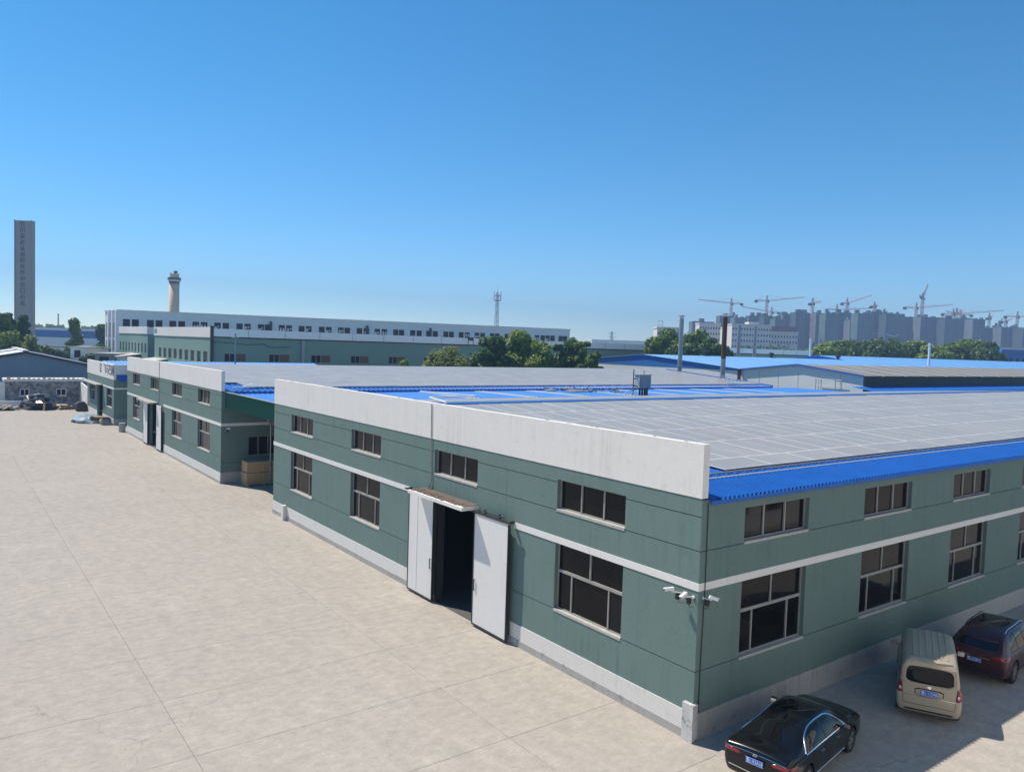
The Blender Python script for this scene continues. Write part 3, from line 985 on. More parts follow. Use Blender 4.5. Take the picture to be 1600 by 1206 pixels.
px_, py_ = p0.x, p0.y
hp.location = (px_, py_, 0)
b = MB(); b.box(px_ - .24, px_ + .24, py_ - .24, py_ + .24, p0.z - .15, p0.z + .3)
b.faces([(px_ - .24, py_ - .24, p0.z - .15), (px_ + .24, py_ - .24, p0.z - .15), (px_ + .24, py_ + .24, p0.z - .15), (px_ - .24, py_ + .24, p0.z - .15), (px_ - .08, py_ - .08, p0.z - .42), (px_ + .08, py_ - .08, p0.z - .42), (px_ + .08, py_ + .08, p0.z - .42), (px_ - .08, py_ + .08, p0.z - .42)],
        [(0, 4, 5, 1), (1, 5, 6, 2), (2, 6, 7, 3), (3, 7, 4, 0)])
b.build('box', M['steel'], hp)
MB().tube((px_, py_, 0), (px_, py_, p0.z - .4), .06, n=8).build('post', M['steel'], hp)

# ------------------------------------------------------------------ second hall
Y0, Y1 = 46.84, 83.26
hall2 = thing('factory_hall', 'second green rendered factory hall beyond the alley with crates at its corner', 'factory', (0, Y0, 0))
ly2 = [80.1, 71.37, 62.35, 53.5]
W2 = 3.55
window_kit('u2', W2, UT - UB + .1, True)
window_kit('l2', W2, LT - LB, False)
opn = [(-y, -y + W2, UB + .18, UT + .18 + .1) for y in ly2] + [(-y, -y + W2, LB, LT) for y in (ly2[0], ly2[2], ly2[3])] + [(-71.6, -67.6, 0, 4.5)]
edges = [-Y1] + [e for y in ly2 for e in (-y, -y + W2)] + [-Y0]
gro = []
for a, b in zip(edges[0::2], edges[1::2]):
    gro += [(a, b, UT + .1), (a, b, UB + .1)]
ed2 = [-Y1, -ly2[0], -ly2[0] + W2, -74, -65.3, -ly2[2], -ly2[2] + W2, -ly2[3], -ly2[3] + W2, -Y0]
for a, b in zip(ed2[0::2], ed2[1::2]):
    gro.append((a, b, LB))
relief(fl, (-Y1, -Y0), (0, ZB), opn, gro).build('wall', [M['green'], M['groove']], hall2)
f2 = lambda u, d, v: (u, Y0 + d, v)
relief(f2, (0, 70), (0, 7.1), [(2.1, 4.6, 2.04, 3.6), (60.6, 64.4, 5.5, 6.5)], [(0.0, 2.1, 1.6)]).build('wall', [M['green'], M['groove']], hall2)
w = MB(); w.poly([(0, Y1, 0), (70, Y1, 0), (70, Y1, 7.1), (0, Y1, 7.1)]); w.build('wall', M['green'], hall2); w = MB(); w.poly([(70, Y0, 0), (70, Y1, 0), (70, Y1, 7.1), (70, 65, 8.5), (70, Y0, 7.1)])
w.build('wall', M['green'], hall2)
for y in ly2:
    put_window(hall2, 'u2', (0, y, UB + .18), -math.pi / 2)
for y in (ly2[0], ly2[2], ly2[3]):
    put_window(hall2, 'l2', (0, y, LB), -math.pi / 2)
wf = bars([(2.1, 2.17, Y0 + .1, Y0 + .17, 2.04, 3.6), (4.53, 4.6, Y0 + .1, Y0 + .17, 2.04, 3.6), (2.17, 4.53, Y0 + .1, Y0 + .17, 2.04, 2.11), (2.17, 4.53, Y0 + .1, Y0 + .17, 3.53, 3.6), (2.88, 2.95, Y0 + .1, Y0 + .17, 2.11, 3.53), (3.66, 3.73, Y0 + .1, Y0 + .17, 2.11, 3.53)]).build('window', M['frame'], hall2)
for a, b in ((2.17, 2.88), (2.95, 3.66), (3.73, 4.53)):
    MB().box(a, b, Y0 + .12, Y0 + .13, 2.11, 3.53).build('pane', M['pane'], wf)
wf = bars([(60.6 + .95 * k, 60.68 + .95 * k, Y0 + .1, Y0 + .17, 5.5, 6.5) for k in range(5)]).build('window', M['frame'], hall2)
for k in range(4):
    MB().box(60.68 + .95 * k, 61.55 + .95 * k, Y0 + .12, Y0 + .13, 5.5, 6.5).build('pane', M['pane'], wf)
sb = MB(); sb.box(-.022, 0, Y0 - .02, 65.6, 4.455, 4.685); sb.box(-.022, 0, 73.9, Y1, 4.455, 4.685)
sb.build('band', M['stripe'], hall2)
MB().box(0, 70, Y0 - .022, Y0, 4.455, 4.685).build('band', M['stripe'], hall2)
pb = MB(); pb.box(-.03, 0, Y0, 65.5, 0.2, .83); pb.box(-.03, 0, 73.6, Y1, .2, .83)
pb.build('base_band', M['plinthwhite'], hall2)
pb = MB(); pb.box(-.05, 0, Y0 - .03, 67.6, 0, .198); pb.box(-.05, 0, 71.6, Y1, 0, .198)
pb.build('plinth', M['plinth'], hall2)
MB().box(0, 70, Y0 - .03, Y0, 0, .86).build('plinth', M['plinth'], hall2)
MB().box(-.02, .25, Y0, Y1, ZB, ZP).build('parapet', M['white'], hall2)
zr2 = lambda y: 7.16 + (8.50 - 7.16) * (y - Y0) / (65 - Y0)
rs = MB(); corrugated(rs, 0.26, 70.2, Y0 - .2, zr2(Y0 - .2), 65, 8.50, 0.45, 0.05)
rs.build('roof_sheet', M['blue'], hall2)
rs = MB(); corrugated(rs, 0.26, 70.2, 65, 8.5, Y1 + .2, 7.1, 0.9, 0.04)
rs.build('roof_sheet', M['blue'], hall2)
MB().box(0.26, 70.2, Y0 - .19, Y0 - .16, 6.99, zr2(Y0 - .2) - .004).build('eave_trim', M['bluewall'], hall2)
v_ = MB(); v_.obox((70.2, (Y0 + 65) / 2, (zr2(Y0) + 8.5) / 2 + .06), (.16, 0, 0), (0, (65 - Y0) / 2 + .1, (8.5 - 7.16) / 2), (0, 0, .1))
v_.build('verge_trim', M['blue'], hall2)
fp = MB()
for row in range(6):
    y0 = 48.15 + row * 2.76
    for k in range(50):
        x0 = 1.5 + k * 1.35 + (.9 if row == 0 else 0)
        za, zb_ = zr2(y0) + .13, zr2(y0 + 2.7) + .13
        dz = random.uniform(-.012, .012)
        fp.faces([(x0, y0, za + .05 + dz), (x0 + 1.3, y0, za + .05 + dz), (x0 + 1.3, y0 + 2.7, zb_ + .05), (x0, y0 + 2.7, zb_ + .05),
                  (x0, y0, za), (x0 + 1.3, y0, za), (x0 + 1.3, y0 + 2.7, zb_), (x0, y0 + 2.7, zb_)], [(0, 1, 2, 3)], 0)
        n0 = len(fp.v) - 8
        fp.faces([(x0, y0, za + .05 + dz), (x0 + 1.3, y0, za + .05 + dz), (x0 + 1.3, y0 + 2.7, zb_ + .05), (x0, y0 + 2.7, zb_ + .05),
                  (x0, y0, za), (x0 + 1.3, y0, za), (x0 + 1.3, y0 + 2.7, zb_), (x0, y0 + 2.7, zb_)], [(4, 5, 1, 0), (6, 7, 3, 2), (5, 6, 2, 1), (7, 4, 0, 3)], 1)
tag(fp.build('solar_array', [M['solar'], M['alu']], hall2), kind='stuff')
rl = MB()
for yy in (48.3, 51.2):
    rl.box(2.2, 69, yy, yy + .06, zr2(yy) + .04, zr2(yy) + .12)
rl.build('mounting_rail', M['alu'], hall2)
for k in range(2):
    rr = MB(); rr.tube((0.9 + k * .9, 47.2 + k * .5, 7.42), (3.4, 48.1 + k * 1.8, 7.44 + k * .1), .07, n=6)
    rr.build('loose_rail', M['alu'], hall2)
def swing(y0, y1, root):
    o = door_leaf(y0, y1, 0, root, .12, 4.45, -.22)
door_leaf(71.6, 73.6, 0, hall2, .12, 4.45, -.22)
door_leaf(65.6, 67.7, 0, hall2, .12, 4.45, -.22)
MB().box(-.85, 0, 67.8, 73.9, 4.55, 4.68).build('door_canopy', M['plinth'], hall2)
MB().path([(-.04, 67.4, 8.7), (-.04, 67.35, 5.2), (-.08, 68.0, 4.7)], .025, 5).build('wall_conduit', M['steel'], hall2)
st = MB()
for k in range(4):
    st.box(1.4, 1.45, 67.8 + k * .95, 68.5 + k * .95, 0.05, 4.3)
st.build('door_curtain', M['steel'], hall2)
ins = MB(); ins.poly([(0, 48, .004), (20, 48, .004), (20, 82, .004), (0, 82, .004)])
ins.build('hall_floor', M['floorin'], hall2)
cctv((0.48, Y0 - .42, 4.32), (.2, -.9, -.25), (0.4, Y0, 4.24), 'white security camera on the shaded alley wall above the crates')
ld = thing('roof_ladder', 'white steel ladder frame standing at the end of the blue roof', 'ladder', (62.6, 47.3, 7.2))
b = MB()
for k in range(4):
    xx = 61.7 + k * .75
    b.tube((xx, 46.9, 6.9), (xx, 48.2, 8.5), .045, n=6)
for k in range(4):
    yy, zz = 46.95 + k * .4, 7.05 + k * .48
    b.tube((61.6, yy, zz), (64.1, yy, zz), .035, n=6)
b.build('frame', M['plastic'], ld)

# ------------------------------------------------------------------ small green building beyond
Y2, Y3 = 91.6, 112.2
small = thing('small_factory', 'small green and white building with lettered parapet and blue awning', 'factory', (0, Y2, 0))
opn = [(-109.9, -105.8, 2.0, 4.33), (-103.6, -99.4, 0, 4.5), (-96.65, -93.0, 2.0, 4.33)]
relief(fl, (-Y3, -Y2), (0, 5.62), opn, []).build('wall', [M['green'], M['groove']], small)
w = MB(); w.poly([(0, Y2, 0), (30, Y2, 0), (30, Y2, 6.2), (0, Y2, 6.2)]); w.build('wall', M['green'], small); w = MB(); w.poly([(0, Y3, 0), (30, Y3, 0), (30, Y3, 6.2), (0, Y3, 6.2)])
w.build('wall', M['green'], small)
window_kit('l3', 3.9, 2.33, False)
put_window(small, 'l3', (0, 109.85, 2.0), -math.pi / 2)
put_window(small, 'l3', (0, 96.75, 2.0), -math.pi / 2)
pp = MB(); pp.box(-.02, .25, Y2 - .02, Y3, 5.62, 7.5); pp.box(.25, 30, Y2 - .02, Y2 + .2, 6.25, 7.45)
pp.build('parapet', M['white'], small)
MB().box(-.03, 0, Y2 - .02, 99.2, 4.42, 4.62).build('band', M['stripe'], small)
MB().box(0, 30, Y2 - .03, Y2, 4.42, 4.62).build('band', M['stripe'], small)
MB().box(0, 30, Y2 - .05, Y2, 0, .75).build('plinth', M['plinth'], small)
pb = MB(); pb.box(-.04, 0, Y2 - .05, 99.4, 0, .8); pb.box(-.04, 0, 103.6, Y3, 0, .8)
pb.build('base_band', M['plinthwhite'], small)
MB().box(-.9, 0, 99.2, 111.5, 4.5, 4.62).build('door_canopy', M['plinth'], small)
aw = MB(); corrugated(aw, .35, 8, Y2 - 1.1, 5.45, Y2 - .02, 6.2, .3, .06)
aw.build('awning', M['blue'], small)
rs = MB(); corrugated(rs, .26, 30, Y2 + .2, 6.3, 102, 7.62, .5, .04); corrugated(rs, .26, 30, 102, 7.62, Y3, 6.3, .5, .04)
rs.build('roof_sheet', M['bluepale'], small)
MB().box(0.4, .5, 103.55, 103.6, 0, 4.4).build('door_jamb', M['dsteel'], small)
MB().poly([(6, 92, 0), (6, 112, 0), (6, 112, 6), (6, 92, 6)]).build('inner_wall', M['dark'], small)
lt = text_mesh('亿  飞马巴圃', 1.25, M['inkdark'], .01)
o = place(lt, 'lettering', small, Vector((-.035, 96.6, 6.66)) - world_loc(small), rot=(math.pi / 2, 0, -math.pi / 2))
o.scale = (1.5, 1.1, 1)

# ------------------------------------------------------------------ shed group on the right
XR = 80.0
def gable(name, label, x0, x1, ya, yb, ze, zrdg, mw_, mroof_a, mroof_b, mg=None, band=None, over=.3, wallsouth=None):
    t = thing(name, label, 'shed', (x0, ya, 0))
    ym = (ya + yb) / 2
    w = MB(); w.poly([(x0, ya, 0), (x0, yb, 0), (x0, yb, band or ze), (x0, ya, band or ze)])
    if not mg:
        w.poly([(x0, ya, ze), (x0, yb, ze), (x0, ym, zrdg)])
    w.build('wall', mw_, t)
    w = MB(); w.poly([(x1, ya, 0), (x1, yb, 0), (x1, yb, ze), (x1, ym, zrdg), (x1, ya, ze)])
    w.build('wall', mw_, t)
    w = MB(); w.poly([(x0, ya, 0), (x1, ya, 0), (x1, ya, ze), (x0, ya, ze)])
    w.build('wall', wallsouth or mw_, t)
    w = MB(); w.poly([(x0, yb, 0), (x1, yb, 0), (x1, yb, ze), (x0, yb, ze)])
    w.build('wall', mw_, t)
    if mg:
        w = MB(); w.poly([(x0 - .04, ya, band), (x0 - .04, yb, band), (x0 - .04, yb, ze), (x0 - .04, ym, zrdg), (x0 - .04, ya, ze)])
        w.build('gable_sheet', mg, t)
    r = MB(); corrugated(r, x0 - over, x1, ya - .25, ze - .25 * (zrdg - ze) / (ym - ya), ym, zrdg, .6, .05)
    r.build('roof_sheet', mroof_a, t)
    r = MB(); corrugated(r, x0 - over, x1, ym, zrdg, yb + .25, ze - .25 * (zrdg - ze) / (ym - ya), .6, .05)
    r.build('roof_sheet', mroof_b, t)
    return t
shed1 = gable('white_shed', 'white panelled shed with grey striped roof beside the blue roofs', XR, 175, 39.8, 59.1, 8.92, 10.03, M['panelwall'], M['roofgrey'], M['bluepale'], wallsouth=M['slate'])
vt = MB()
for a, b, za, zb_ in ((39.55, 49.45, 8.90, 10.03), (49.45, 59.1, 10.03, 8.95)):
    vt.obox((XR - .33, (a + b) / 2, (za + zb_) / 2), (.05, 0, 0), (0, (b - a) / 2, (zb_ - za) / 2), (0, 0, .11))
vt.build('verge_trim', M['ridge'], shed1)
ss = MB()
for k in range(15):
    xs = 84 + 6.0 * k
    sl_ = (10.03 - 8.92) / 9.65
    ss.faces([(xs, 39.5, 8.92 - .3 * sl_ + .085), (xs + .75, 39.5, 8.92 - .3 * sl_ + .085), (xs + .75, 49.3, 10.09), (xs, 49.3, 10.09)], [(0, 1, 2, 3)])
    ss.box(xs, xs + .75, 39.5, 39.55, 8.82, 8.92)
ss.build('roof_strip', M['roofstripe'], shed1)
dp = MB(); dp.box(XR - .06, XR + .5, 39.72, 39.79, 0, 8.7)
dp.build('corner_trim', M['dsteel'], shed1)
pj = MB()
for k in range(1, 6):
    yy = 39.8 + k * 3.2
    pj.box(XR - .012, XR - .002, yy, yy + .05, 0, 8.9)
pj.build('panel_joint', M['steel'], shed1)
hf = MB()
for yy in (42.6, 43.5, 45.6, 46.4):
    hf.tube((XR - .4, yy, 5.5), (XR - .4, yy, 8.3), .05, n=5)
for zz in (7.3, 8.2):
    hf.tube((XR - .4, 42.6, zz), (XR - .4, 46.4, zz), .04, n=5)
hf.build('wall_frame', M['steel'], shed1)
shed2 = gable('blue_gabled_shed', 'long shed with blue gable sheet over a white wall and pale blue roof', XR, 190, 59.3, 99.2, 9.0, 10.62, M['panelwall'], M['bluepale'], M['bluepale'], mg=M['bluewall'], band=8.72)
gu = MB(); gu.box(XR - .5, XR - .3, 59.0, 59.4, 7.4, 8.9); gu.box(XR - .55, XR - .1, 58.9, 59.5, 8.7, 8.95)
gu.build('gutter_outlet', M['dsteel'], shed2)
for (sx, sh) in ((96, shed2), (116, shed2), (140, shed2)):
    v_ = MB(); v_.lathe([(.3, 0), (.3, .5), (.55, .55), (.5, .95), (.1, 1.1)], (sx, 79.2, 10.6), 10)
    v_.build('roof_vent', M['dsteel'], sh)
shed3 = gable('blue_roofed_shed', 'farther shed with broad pale blue roof in front of the right hand trees', 150, 290, 62, 118, 8.1, 11.4, M['panelwall'], M['bluepale'], M['bluepale'], mg=M['bluewall'], band=8.0)
lean = thing('lean_to', 'low blue lean-to roof along the dark wall of the striped shed', 'shed', (77, 36, 0))
b = MB(); corrugated(b, 77, 160, 36.6, 7.05, 39.7, 7.5, .5, .04)
b.build('roof_sheet', M['blue'], lean)
b = MB(); b.box(77, 160, 36.6, 36.7, 6.6, 7.03); b.box(77, 160, 36.75, 39.7, 0, 6.6)
b.build('wall', M['bluewall'], lean)

def flue(px, ptop, pbot, X, rust, label):
    t_ = (X - CAM.x) / ray(px, ptop).x
    top = CAM + ray(px, ptop) * t_
    t = thing('flue_pipe', label, 'chimney', (top.x, top.y, 0), 0, 'steel flue pipes by the sheds')
    r_ = 0.34
    b = MB(); h_ = top.z
    cut = h_ * .62 if rust else h_ - .5
    b.lathe([(r_, 0), (r_, cut)], (top.x, top.y, 0), 14)
    for zz in (3, 6, 9, 12):
        if zz < cut:
            b.lathe([(r_ + .05, zz), (r_ + .05, zz + .12)], (top.x, top.y, 0), 14)
    b.build('lower_pipe', M['steel'], t)
    if rust:
        b = MB(); b.lathe([(r_ * 1.02, cut), (r_ * 1.02, h_ - .45)], (top.x, top.y, 0), 14)
        b.build('rusty_pipe', M['rust'], t)
    b = MB(); b.lathe([(r_ * .95, h_ - .5), (r_ * .95, h_ - .12)], (top.x, top.y, 0), 14)
    b.build('collar', M['alu'], t)
    b = MB(); b.lathe([(r_ * 1.5, h_ - .12), (r_ * 1.5, h_ - .05), (.05, h_ + .12)], (top.x, top.y, 0), 14)
    b.build('rain_cap', M['steel'], t)
flue(1065.5, 493, 577, 74, False, 'plain grey steel flue pipe in front of the tree mass')
flue(1133.5, 490, 588, 73, True, 'steel flue pipe with a rusty brown upper half')
def pole(px, ptop, D, r_, label, mat, name='utility_pole', cat='pole', grp=None, arm=False):
    top = at(px, ptop, D)
    t = thing(name, label, cat, (top.x, top.y, 0), 0, grp)
    MB().tube((top.x, top.y, 0), (top.x, top.y, top.z), r_, r_ * .8, 10).build('shaft', mat, t)
    b = MB(); s = CR * (1.0 if arm else .45)
    b.tube(Vector((top.x, top.y, top.z - .5)) - s, Vector((top.x, top.y, top.z - .5)) + s, .06, n=5)
    b.build('crossarm', mat, t)
    return t
pole(1155.5, 508, 190, .5, 'slim grey pole standing just right of the rusty flue', M['steel'])
pole(1180.5, 510, 190, .5, 'grey pole in front of the far white building, second right of the rusty flue', M['steel'])
pole(1453, 536, 175, .3, 'thin pale pole rising from the blue roof before the trees', M['plastic'])
pole(368, 521, 98, .1, 'thin grey pole before the windows of the long green factory', M['steel'])
pole(1267, 529, 210, .3, 'thin white pole at the end of the long white gutter', M['plastic'])
pole(91, 490, 480, .45, 'distant thin mast above the far left tree line', M['steel'])

# ------------------------------------------------------------------ long green factory across the back
XF = 21.57
YL = 128.0
longf = thing('long_factory', 'long two storey green factory with white gutter strip behind the trees', 'factory', (XF, YL, 0))
wx = [23.84, 31.94, 40.11, 48.3, 56.6, 64.9, 73.2, 81.5, 89.8, 98.1, 106.4, 114.7]
flong = lambda u, d, v: (u, YL + d, v)
opn = [(x, x + 4.0, 6.82, 8.45) for x in wx]
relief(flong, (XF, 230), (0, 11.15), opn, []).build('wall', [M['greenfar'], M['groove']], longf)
M['brownpane'] = flat('brown_blind', (0.13, 0.075, 0.04, 1), 0.6, var=.3, nscale=1)
for k, x in enumerate(wx):
    f = bars([(x, x + .14, YL + .1, YL + .2, 6.82, 8.45), (x + 3.86, x + 4.0, YL + .1, YL + .2, 6.82, 8.45), (x, x + 4, YL + .08, YL + .2, 6.82, 6.95), (x, x + 4, YL + .08, YL + .2, 8.32, 8.45)] +
             [(x + c_, x + c_ + .1, YL + .1, YL + .2, 6.95, 8.32) for c_ in (1.0, 1.95)]).build('window', M['frame'], longf)
    for a, b, mm in ((.14, 1.0, 'panefar'), (1.1, 1.95, 'panefar'), (2.05, 3.86, 'brownpane')):
        MB().box(x + a, x + b, YL + .14, YL + .15, 6.95, 8.32).build('pane', M[mm], f)
gt = MB(); gt.box(XF + .3, 230, YL - .45, YL + .6, 11.35, 12.75)
gt.build('gutter_fascia', M['gwhite'], longf)
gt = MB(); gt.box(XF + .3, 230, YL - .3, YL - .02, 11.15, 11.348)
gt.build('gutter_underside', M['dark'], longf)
gj = MB()
for k in range(30):
    gj.box(28 + 6.8 * k, 28.06 + 6.8 * k, YL - .5, YL - .452, 11.35, 13.1)
gj.build('gutter_strap', M['steel'], longf)
dp = MB(); dp.box(38.1, 38.7, YL - .35, YL - .05, 5, 11.14)
dp.build('downpipe', M['steel'], longf)
MB().path([(XF + .4, YL - .1, 10.4), (28, YL - .15, 10.0), (31, YL - .15, 10.2), (32, YL - .1, 9.6), (36, YL - .15, 9.8)], .05, 4).build('cable', M['black'], longf)
YE = 172.0
fw = lambda u, d, v: (XF + d, -u, v)
wins = [-(131.5 + 4.4 * k) for k in range(9)]
opn = [(u - 1.3, u + 1.3, 6.6, 8.6) for u in wins]
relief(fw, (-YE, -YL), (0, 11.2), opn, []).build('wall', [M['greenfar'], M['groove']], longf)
for u in wins:
    f = bars([(XF + .1, XF + .2, -u - 1.3, -u - 1.1, 6.6, 8.6), (XF + .1, XF + .2, -u + 1.1, -u + 1.3, 6.6, 8.6)]).build('window', M['frame'], longf)
    MB().box(XF + .15, XF + .16, -u - 1.1, -u + 1.1, 6.6, 8.6).build('pane', M['panefar'], f)
MB().box(XF - .15, XF + .25, YL, YE, 11.15, 13.0).build('parapet', M['white'], longf)
MB().box(XF - .18, XF + .35, YL - .45, YL - .02, 5.0, 13.2).build('corner_pier', M['dsteel'], longf)
MB().box(XF - .16, XF - .151, 169.0, 171.5, 11.6, 12.6).build('parapet_grille', M['greenfar'], longf)
rf = MB(); rf.poly([(XF + .3, YL, 11.5), (230, YL, 11.5), (230, YE, 11.5), (XF + .3, YE, 11.5)])
rf.build('roof', M['roofgrey'], longf)
far2 = thing('green_factory', 'green factory wing with white parapet beside the long white block', 'factory', (XF, 178.9, 0))
wins = [-(181.3 + 3.75 * k) for k in range(9)]
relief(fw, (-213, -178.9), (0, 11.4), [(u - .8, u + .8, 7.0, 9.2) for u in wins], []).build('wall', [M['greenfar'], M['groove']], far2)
for u in wins:
    f = bars([(XF + .1, XF + .2, -u - .8, -u - .66, 7.0, 9.2), (XF + .1, XF + .2, -u + .66, -u + .8, 7.0, 9.2)]).build('window', M['frame'], far2)
    MB().box(XF + .15, XF + .16, -u - .66, -u + .66, 7.0, 9.2).build('pane', M['panefar'], f)
MB().poly([(XF, 178.9, 0), (60, 178.9, 0), (60, 178.9, 11.4), (XF, 178.9, 11.4)]).build('wall', M['greenfar'], far2)
MB().box(XF - .15, XF + .25, 178.9, 213, 11.4, 13.1).build('parapet', M['white'], far2)
for k, (yy, w_) in enumerate(((134, 9), (146, 10), (160, 12), (186, 14))):
    t = thing('lean_to', ('low shed with pale roof at the foot of the long green factory, nearest its corner', 'low shed with pale roof, second along the green factory wall', 'low shed with pale roof, third along the green factory wall', 'grey lean-to with a dark doorway at the far green wing')[k], 'shed', (XF - 4, yy, 0), 0, 'low sheds along the green factory wall')
    zt_ = 5.2 + .35 * k
    b = MB(); b.box(XF - 4.5, XF - .05, yy, yy + w_, 0, zt_ - .3)
    b.build('wall', M['greenfar'] if k < 3 else M['gwhite'], t)
    b = MB(); b.obox((XF - 2.4, yy + w_ / 2, zt_), (2.7, 0, .35), (0, w_ / 2 + .3, 0), (0, 0, .06))
    b.build('roof', M['roofstripe'], t)
    MB().box(XF - 4.56, XF - 4.505, yy + 2, yy + 4.2, 0, zt_ - 1.2).build('door', M['dark'], t)

# ------------------------------------------------------------------ long white block behind
wa, wb = Vector((23.57, 227.13, 0)), Vector((165.61, 198.24, 0))
wd = (wb - wa).normalized(); WL = (wb - wa).length
wnrm = Vector((wd.y, -wd.x, 0))
if wnrm.dot(CAM - wa) < 0:
    wnrm = -wnrm
whb = thing('white_block', 'long pale grey white block with rows of paired windows along its top', 'factory', wa)
fwb = lambda u, d, v: tuple(wa + wd * u - wnrm * d + Vector((0, 0, v)))
HW = 17.8
pairs = []
U_of = lambda px: (lambda r: ((wa - CAM).dot(wnrm) / r.dot(wnrm)))(ray(px, 500))
def upos(px, py):
    r = ray(px, py); t_ = (wa - CAM).dot(wnrm) / r.dot(wnrm)
    q = CAM + r * t_
    return (q - wa).dot(wd), q.z
pcs = [(197.5, 211.5), (235, 248.5), (270, 284), (306, 319), (340, 353), (374.5, 387), (408, 418.5), (440.5, 452), (471.5, 482.5), (503, 514), (533, 543), (562, 573), (590, 601), (619, 628), (645.5, 655.5), (670.5, 680.8), (697.3, 706), (721.3, 730.8), (746, 754.8), (769.8, 778), (793, 802), (817, 826), (840, 849), (856.7, 864.4), (877, 884)]
opn = []
for a, b in pcs:
    for q in (a, b):
        u, _ = upos(q, 500)
        opn.append((u - .9, u + .9, 13.35, 15.4))
relief(fwb, (0, WL), (0, HW), opn, [], T=.4).build('wall', [M['gwhite'], M['groove']], whb)
wm = None
ang = math.atan2(wd.y, wd.x)
mb = MB(); mb.box(-.9, .9, .28, .3, 0, 2.05)
pane_m = mb.mesh('pane', M['panefar'])
fmm = bars([(-.9, -.8, .2, .36, 0, 2.05), (.8, .9, .2, .36, 0, 2.05), (-.05, .05, .2, .36, 0, 2.05), (-.8, .8, .2, .36, 1.25, 1.35)]).mesh('window_frame', M['panefar'])
lightm = [bars([(-.7, -.2 + .1 * k, .255, .278, .3, 1.3 - .2 * k), (.1, .6, .26, .278, 0.4 + .2 * k, 1.2)]).mesh('blind', M['gwhite']) for k in range(3)]
random.seed(5)
for (u0, u1, v0, v1) in opn:
    uc = (u0 + u1) / 2
    o = place(fmm, 'window', whb, Vector(fwb(uc, 0, v0)) - wa, ang)
    place(pane_m, 'pane', o, (0, 0, 0))
    if random.random() < .35:
        place(random.choice(lightm), 'blind', o, (random.uniform(-.2, .2), 0, random.uniform(-.2, .3)))
ef = MB(); d_ = Vector((-0.067, 0.998, 0))
E0, E1 = wa, wa + d_ * 14
ef.poly([E0, E1, E1 + Vector((0, 0, HW)), E0 + Vector((0, 0, HW))])
ef.poly([E1, E1 + wd * WL, E1 + wd * WL + Vector((0, 0, HW)), E1 + Vector((0, 0, HW))])
ef.poly([wb, wb + d_ * 14, wb + d_ * 14 + Vector((0, 0, HW)), wb + Vector((0, 0, HW))])
ef.build('end_wall', M['gwhite'], whb)
M['louvre'] = flat('louvre_grey', (0.27, 0.265, 0.26, 1), .8, var=.1)
for k in range(3):
    for (z0, z1) in ((1, 5.5), (6.6, 9.4), (10.2, 14.3)):
        c0 = wa + d_ * (1.6 + k * 4.2) - wd * .05
        b = MB(); b.obox(c0 + d_ * 1.4 + Vector((0, 0, (z0 + z1) / 2)), wd * .05, d_ * 1.4, (0, 0, (z1 - z0) / 2))
        b.build('stair_window', M['louvre'], whb)
    b = MB(); b.obox(wa + d_ * (.5 + k * 4.2) - wd * .25 + Vector((0, 0, HW / 2)), wd * .25, d_ * .45, (0, 0, HW / 2 - .1))
    b.build('pier', M['gwhite'], whb)
rf = MB(); rf.obox(wa + wd * WL / 2 + d_ * 7 + Vector((0, 0, HW + .05)), wd * (WL / 2 + .3), d_ * 7.3, (0, 0, .12))
rf.build('roof_coping', M['gwhite'], whb)
for px in (423, 573.5, 672.5):
    u, z_ = upos(px, 497)
    b = MB(); c0 = wa + wd * u + wnrm * .5
    b.tube(c0 + Vector((0, 0, 9)), c0 + Vector((0, 0, 16.3)), .42, n=8)
    b.build('vent_pipe', M['dsteel'], whb)

# ------------------------------------------------------------------ towers, masts
def vtext(parent, chars, base, right, step, size, mat):
    for k, c_ in enumerate(chars):
        me = text_mesh(c_, size, mat, .05)
        p = base + Vector((0, 0, -step * k))
        a = math.atan2(right.y, right.x)
        o = place(me, 'lettering', parent, p - world_loc(parent), rot=(math.pi / 2, 0, a))
TD = 300
t0, t1 = at(22.5, 345, TD), at(50, 346, TD)
tdir = (t1 - t0); tdir.z = 0; TW = tdir.length; tdir.normalize()
tn = Vector((tdir.y, -tdir.x, 0))
if tn.dot(CAM - t0) < 0:
    tn = -tn
tower = thing('tower', 'tall narrow grey concrete tower with a column of blue characters', 'tower', (t0.x, t0.y, 0))
TH = t0.z
c0 = Vector((t0.x, t0.y, 0)) + tdir * TW / 2 - tn * 1
b = MB(); b.obox(c0 + Vector((0, 0, TH / 2)), tdir * TW / 2, tn * 1, (0, 0, TH / 2))
b.build('shaft', M['towerc'], tower)
b = MB()
for s_ in (-1, 1):
    b.obox(c0 + tdir * s_ * (TW / 2 - .15) + tn * 1.1 + Vector((0, 0, TH / 2 + .2)), tdir * .16, tn * .1, (0, 0, TH / 2 + .2))
b.obox(c0 + tn * 1.05 + Vector((0, 0, TH - 2.1)), tdir * (TW / 2 - .35), tn * .05, (0, 0, .1))
b.build('edge_rib', M['steel'], tower)
b = MB(); b.obox(c0 + Vector((0, 0, TH + .1)), tdir * (TW / 2 + .1), tn * 1.1, (0, 0, .12))
b.build('coping', M['plastic'], tower)
rgt = tdir if tdir.dot(CR) > 0 else -tdir
vtext(tower, '竹川及必认自时在作中信口石化', c0 + tn * 1.06 + Vector((0, 0, TH - 1.2)) - rgt * .25, rgt, 2.34, 2.1, M['ink'])

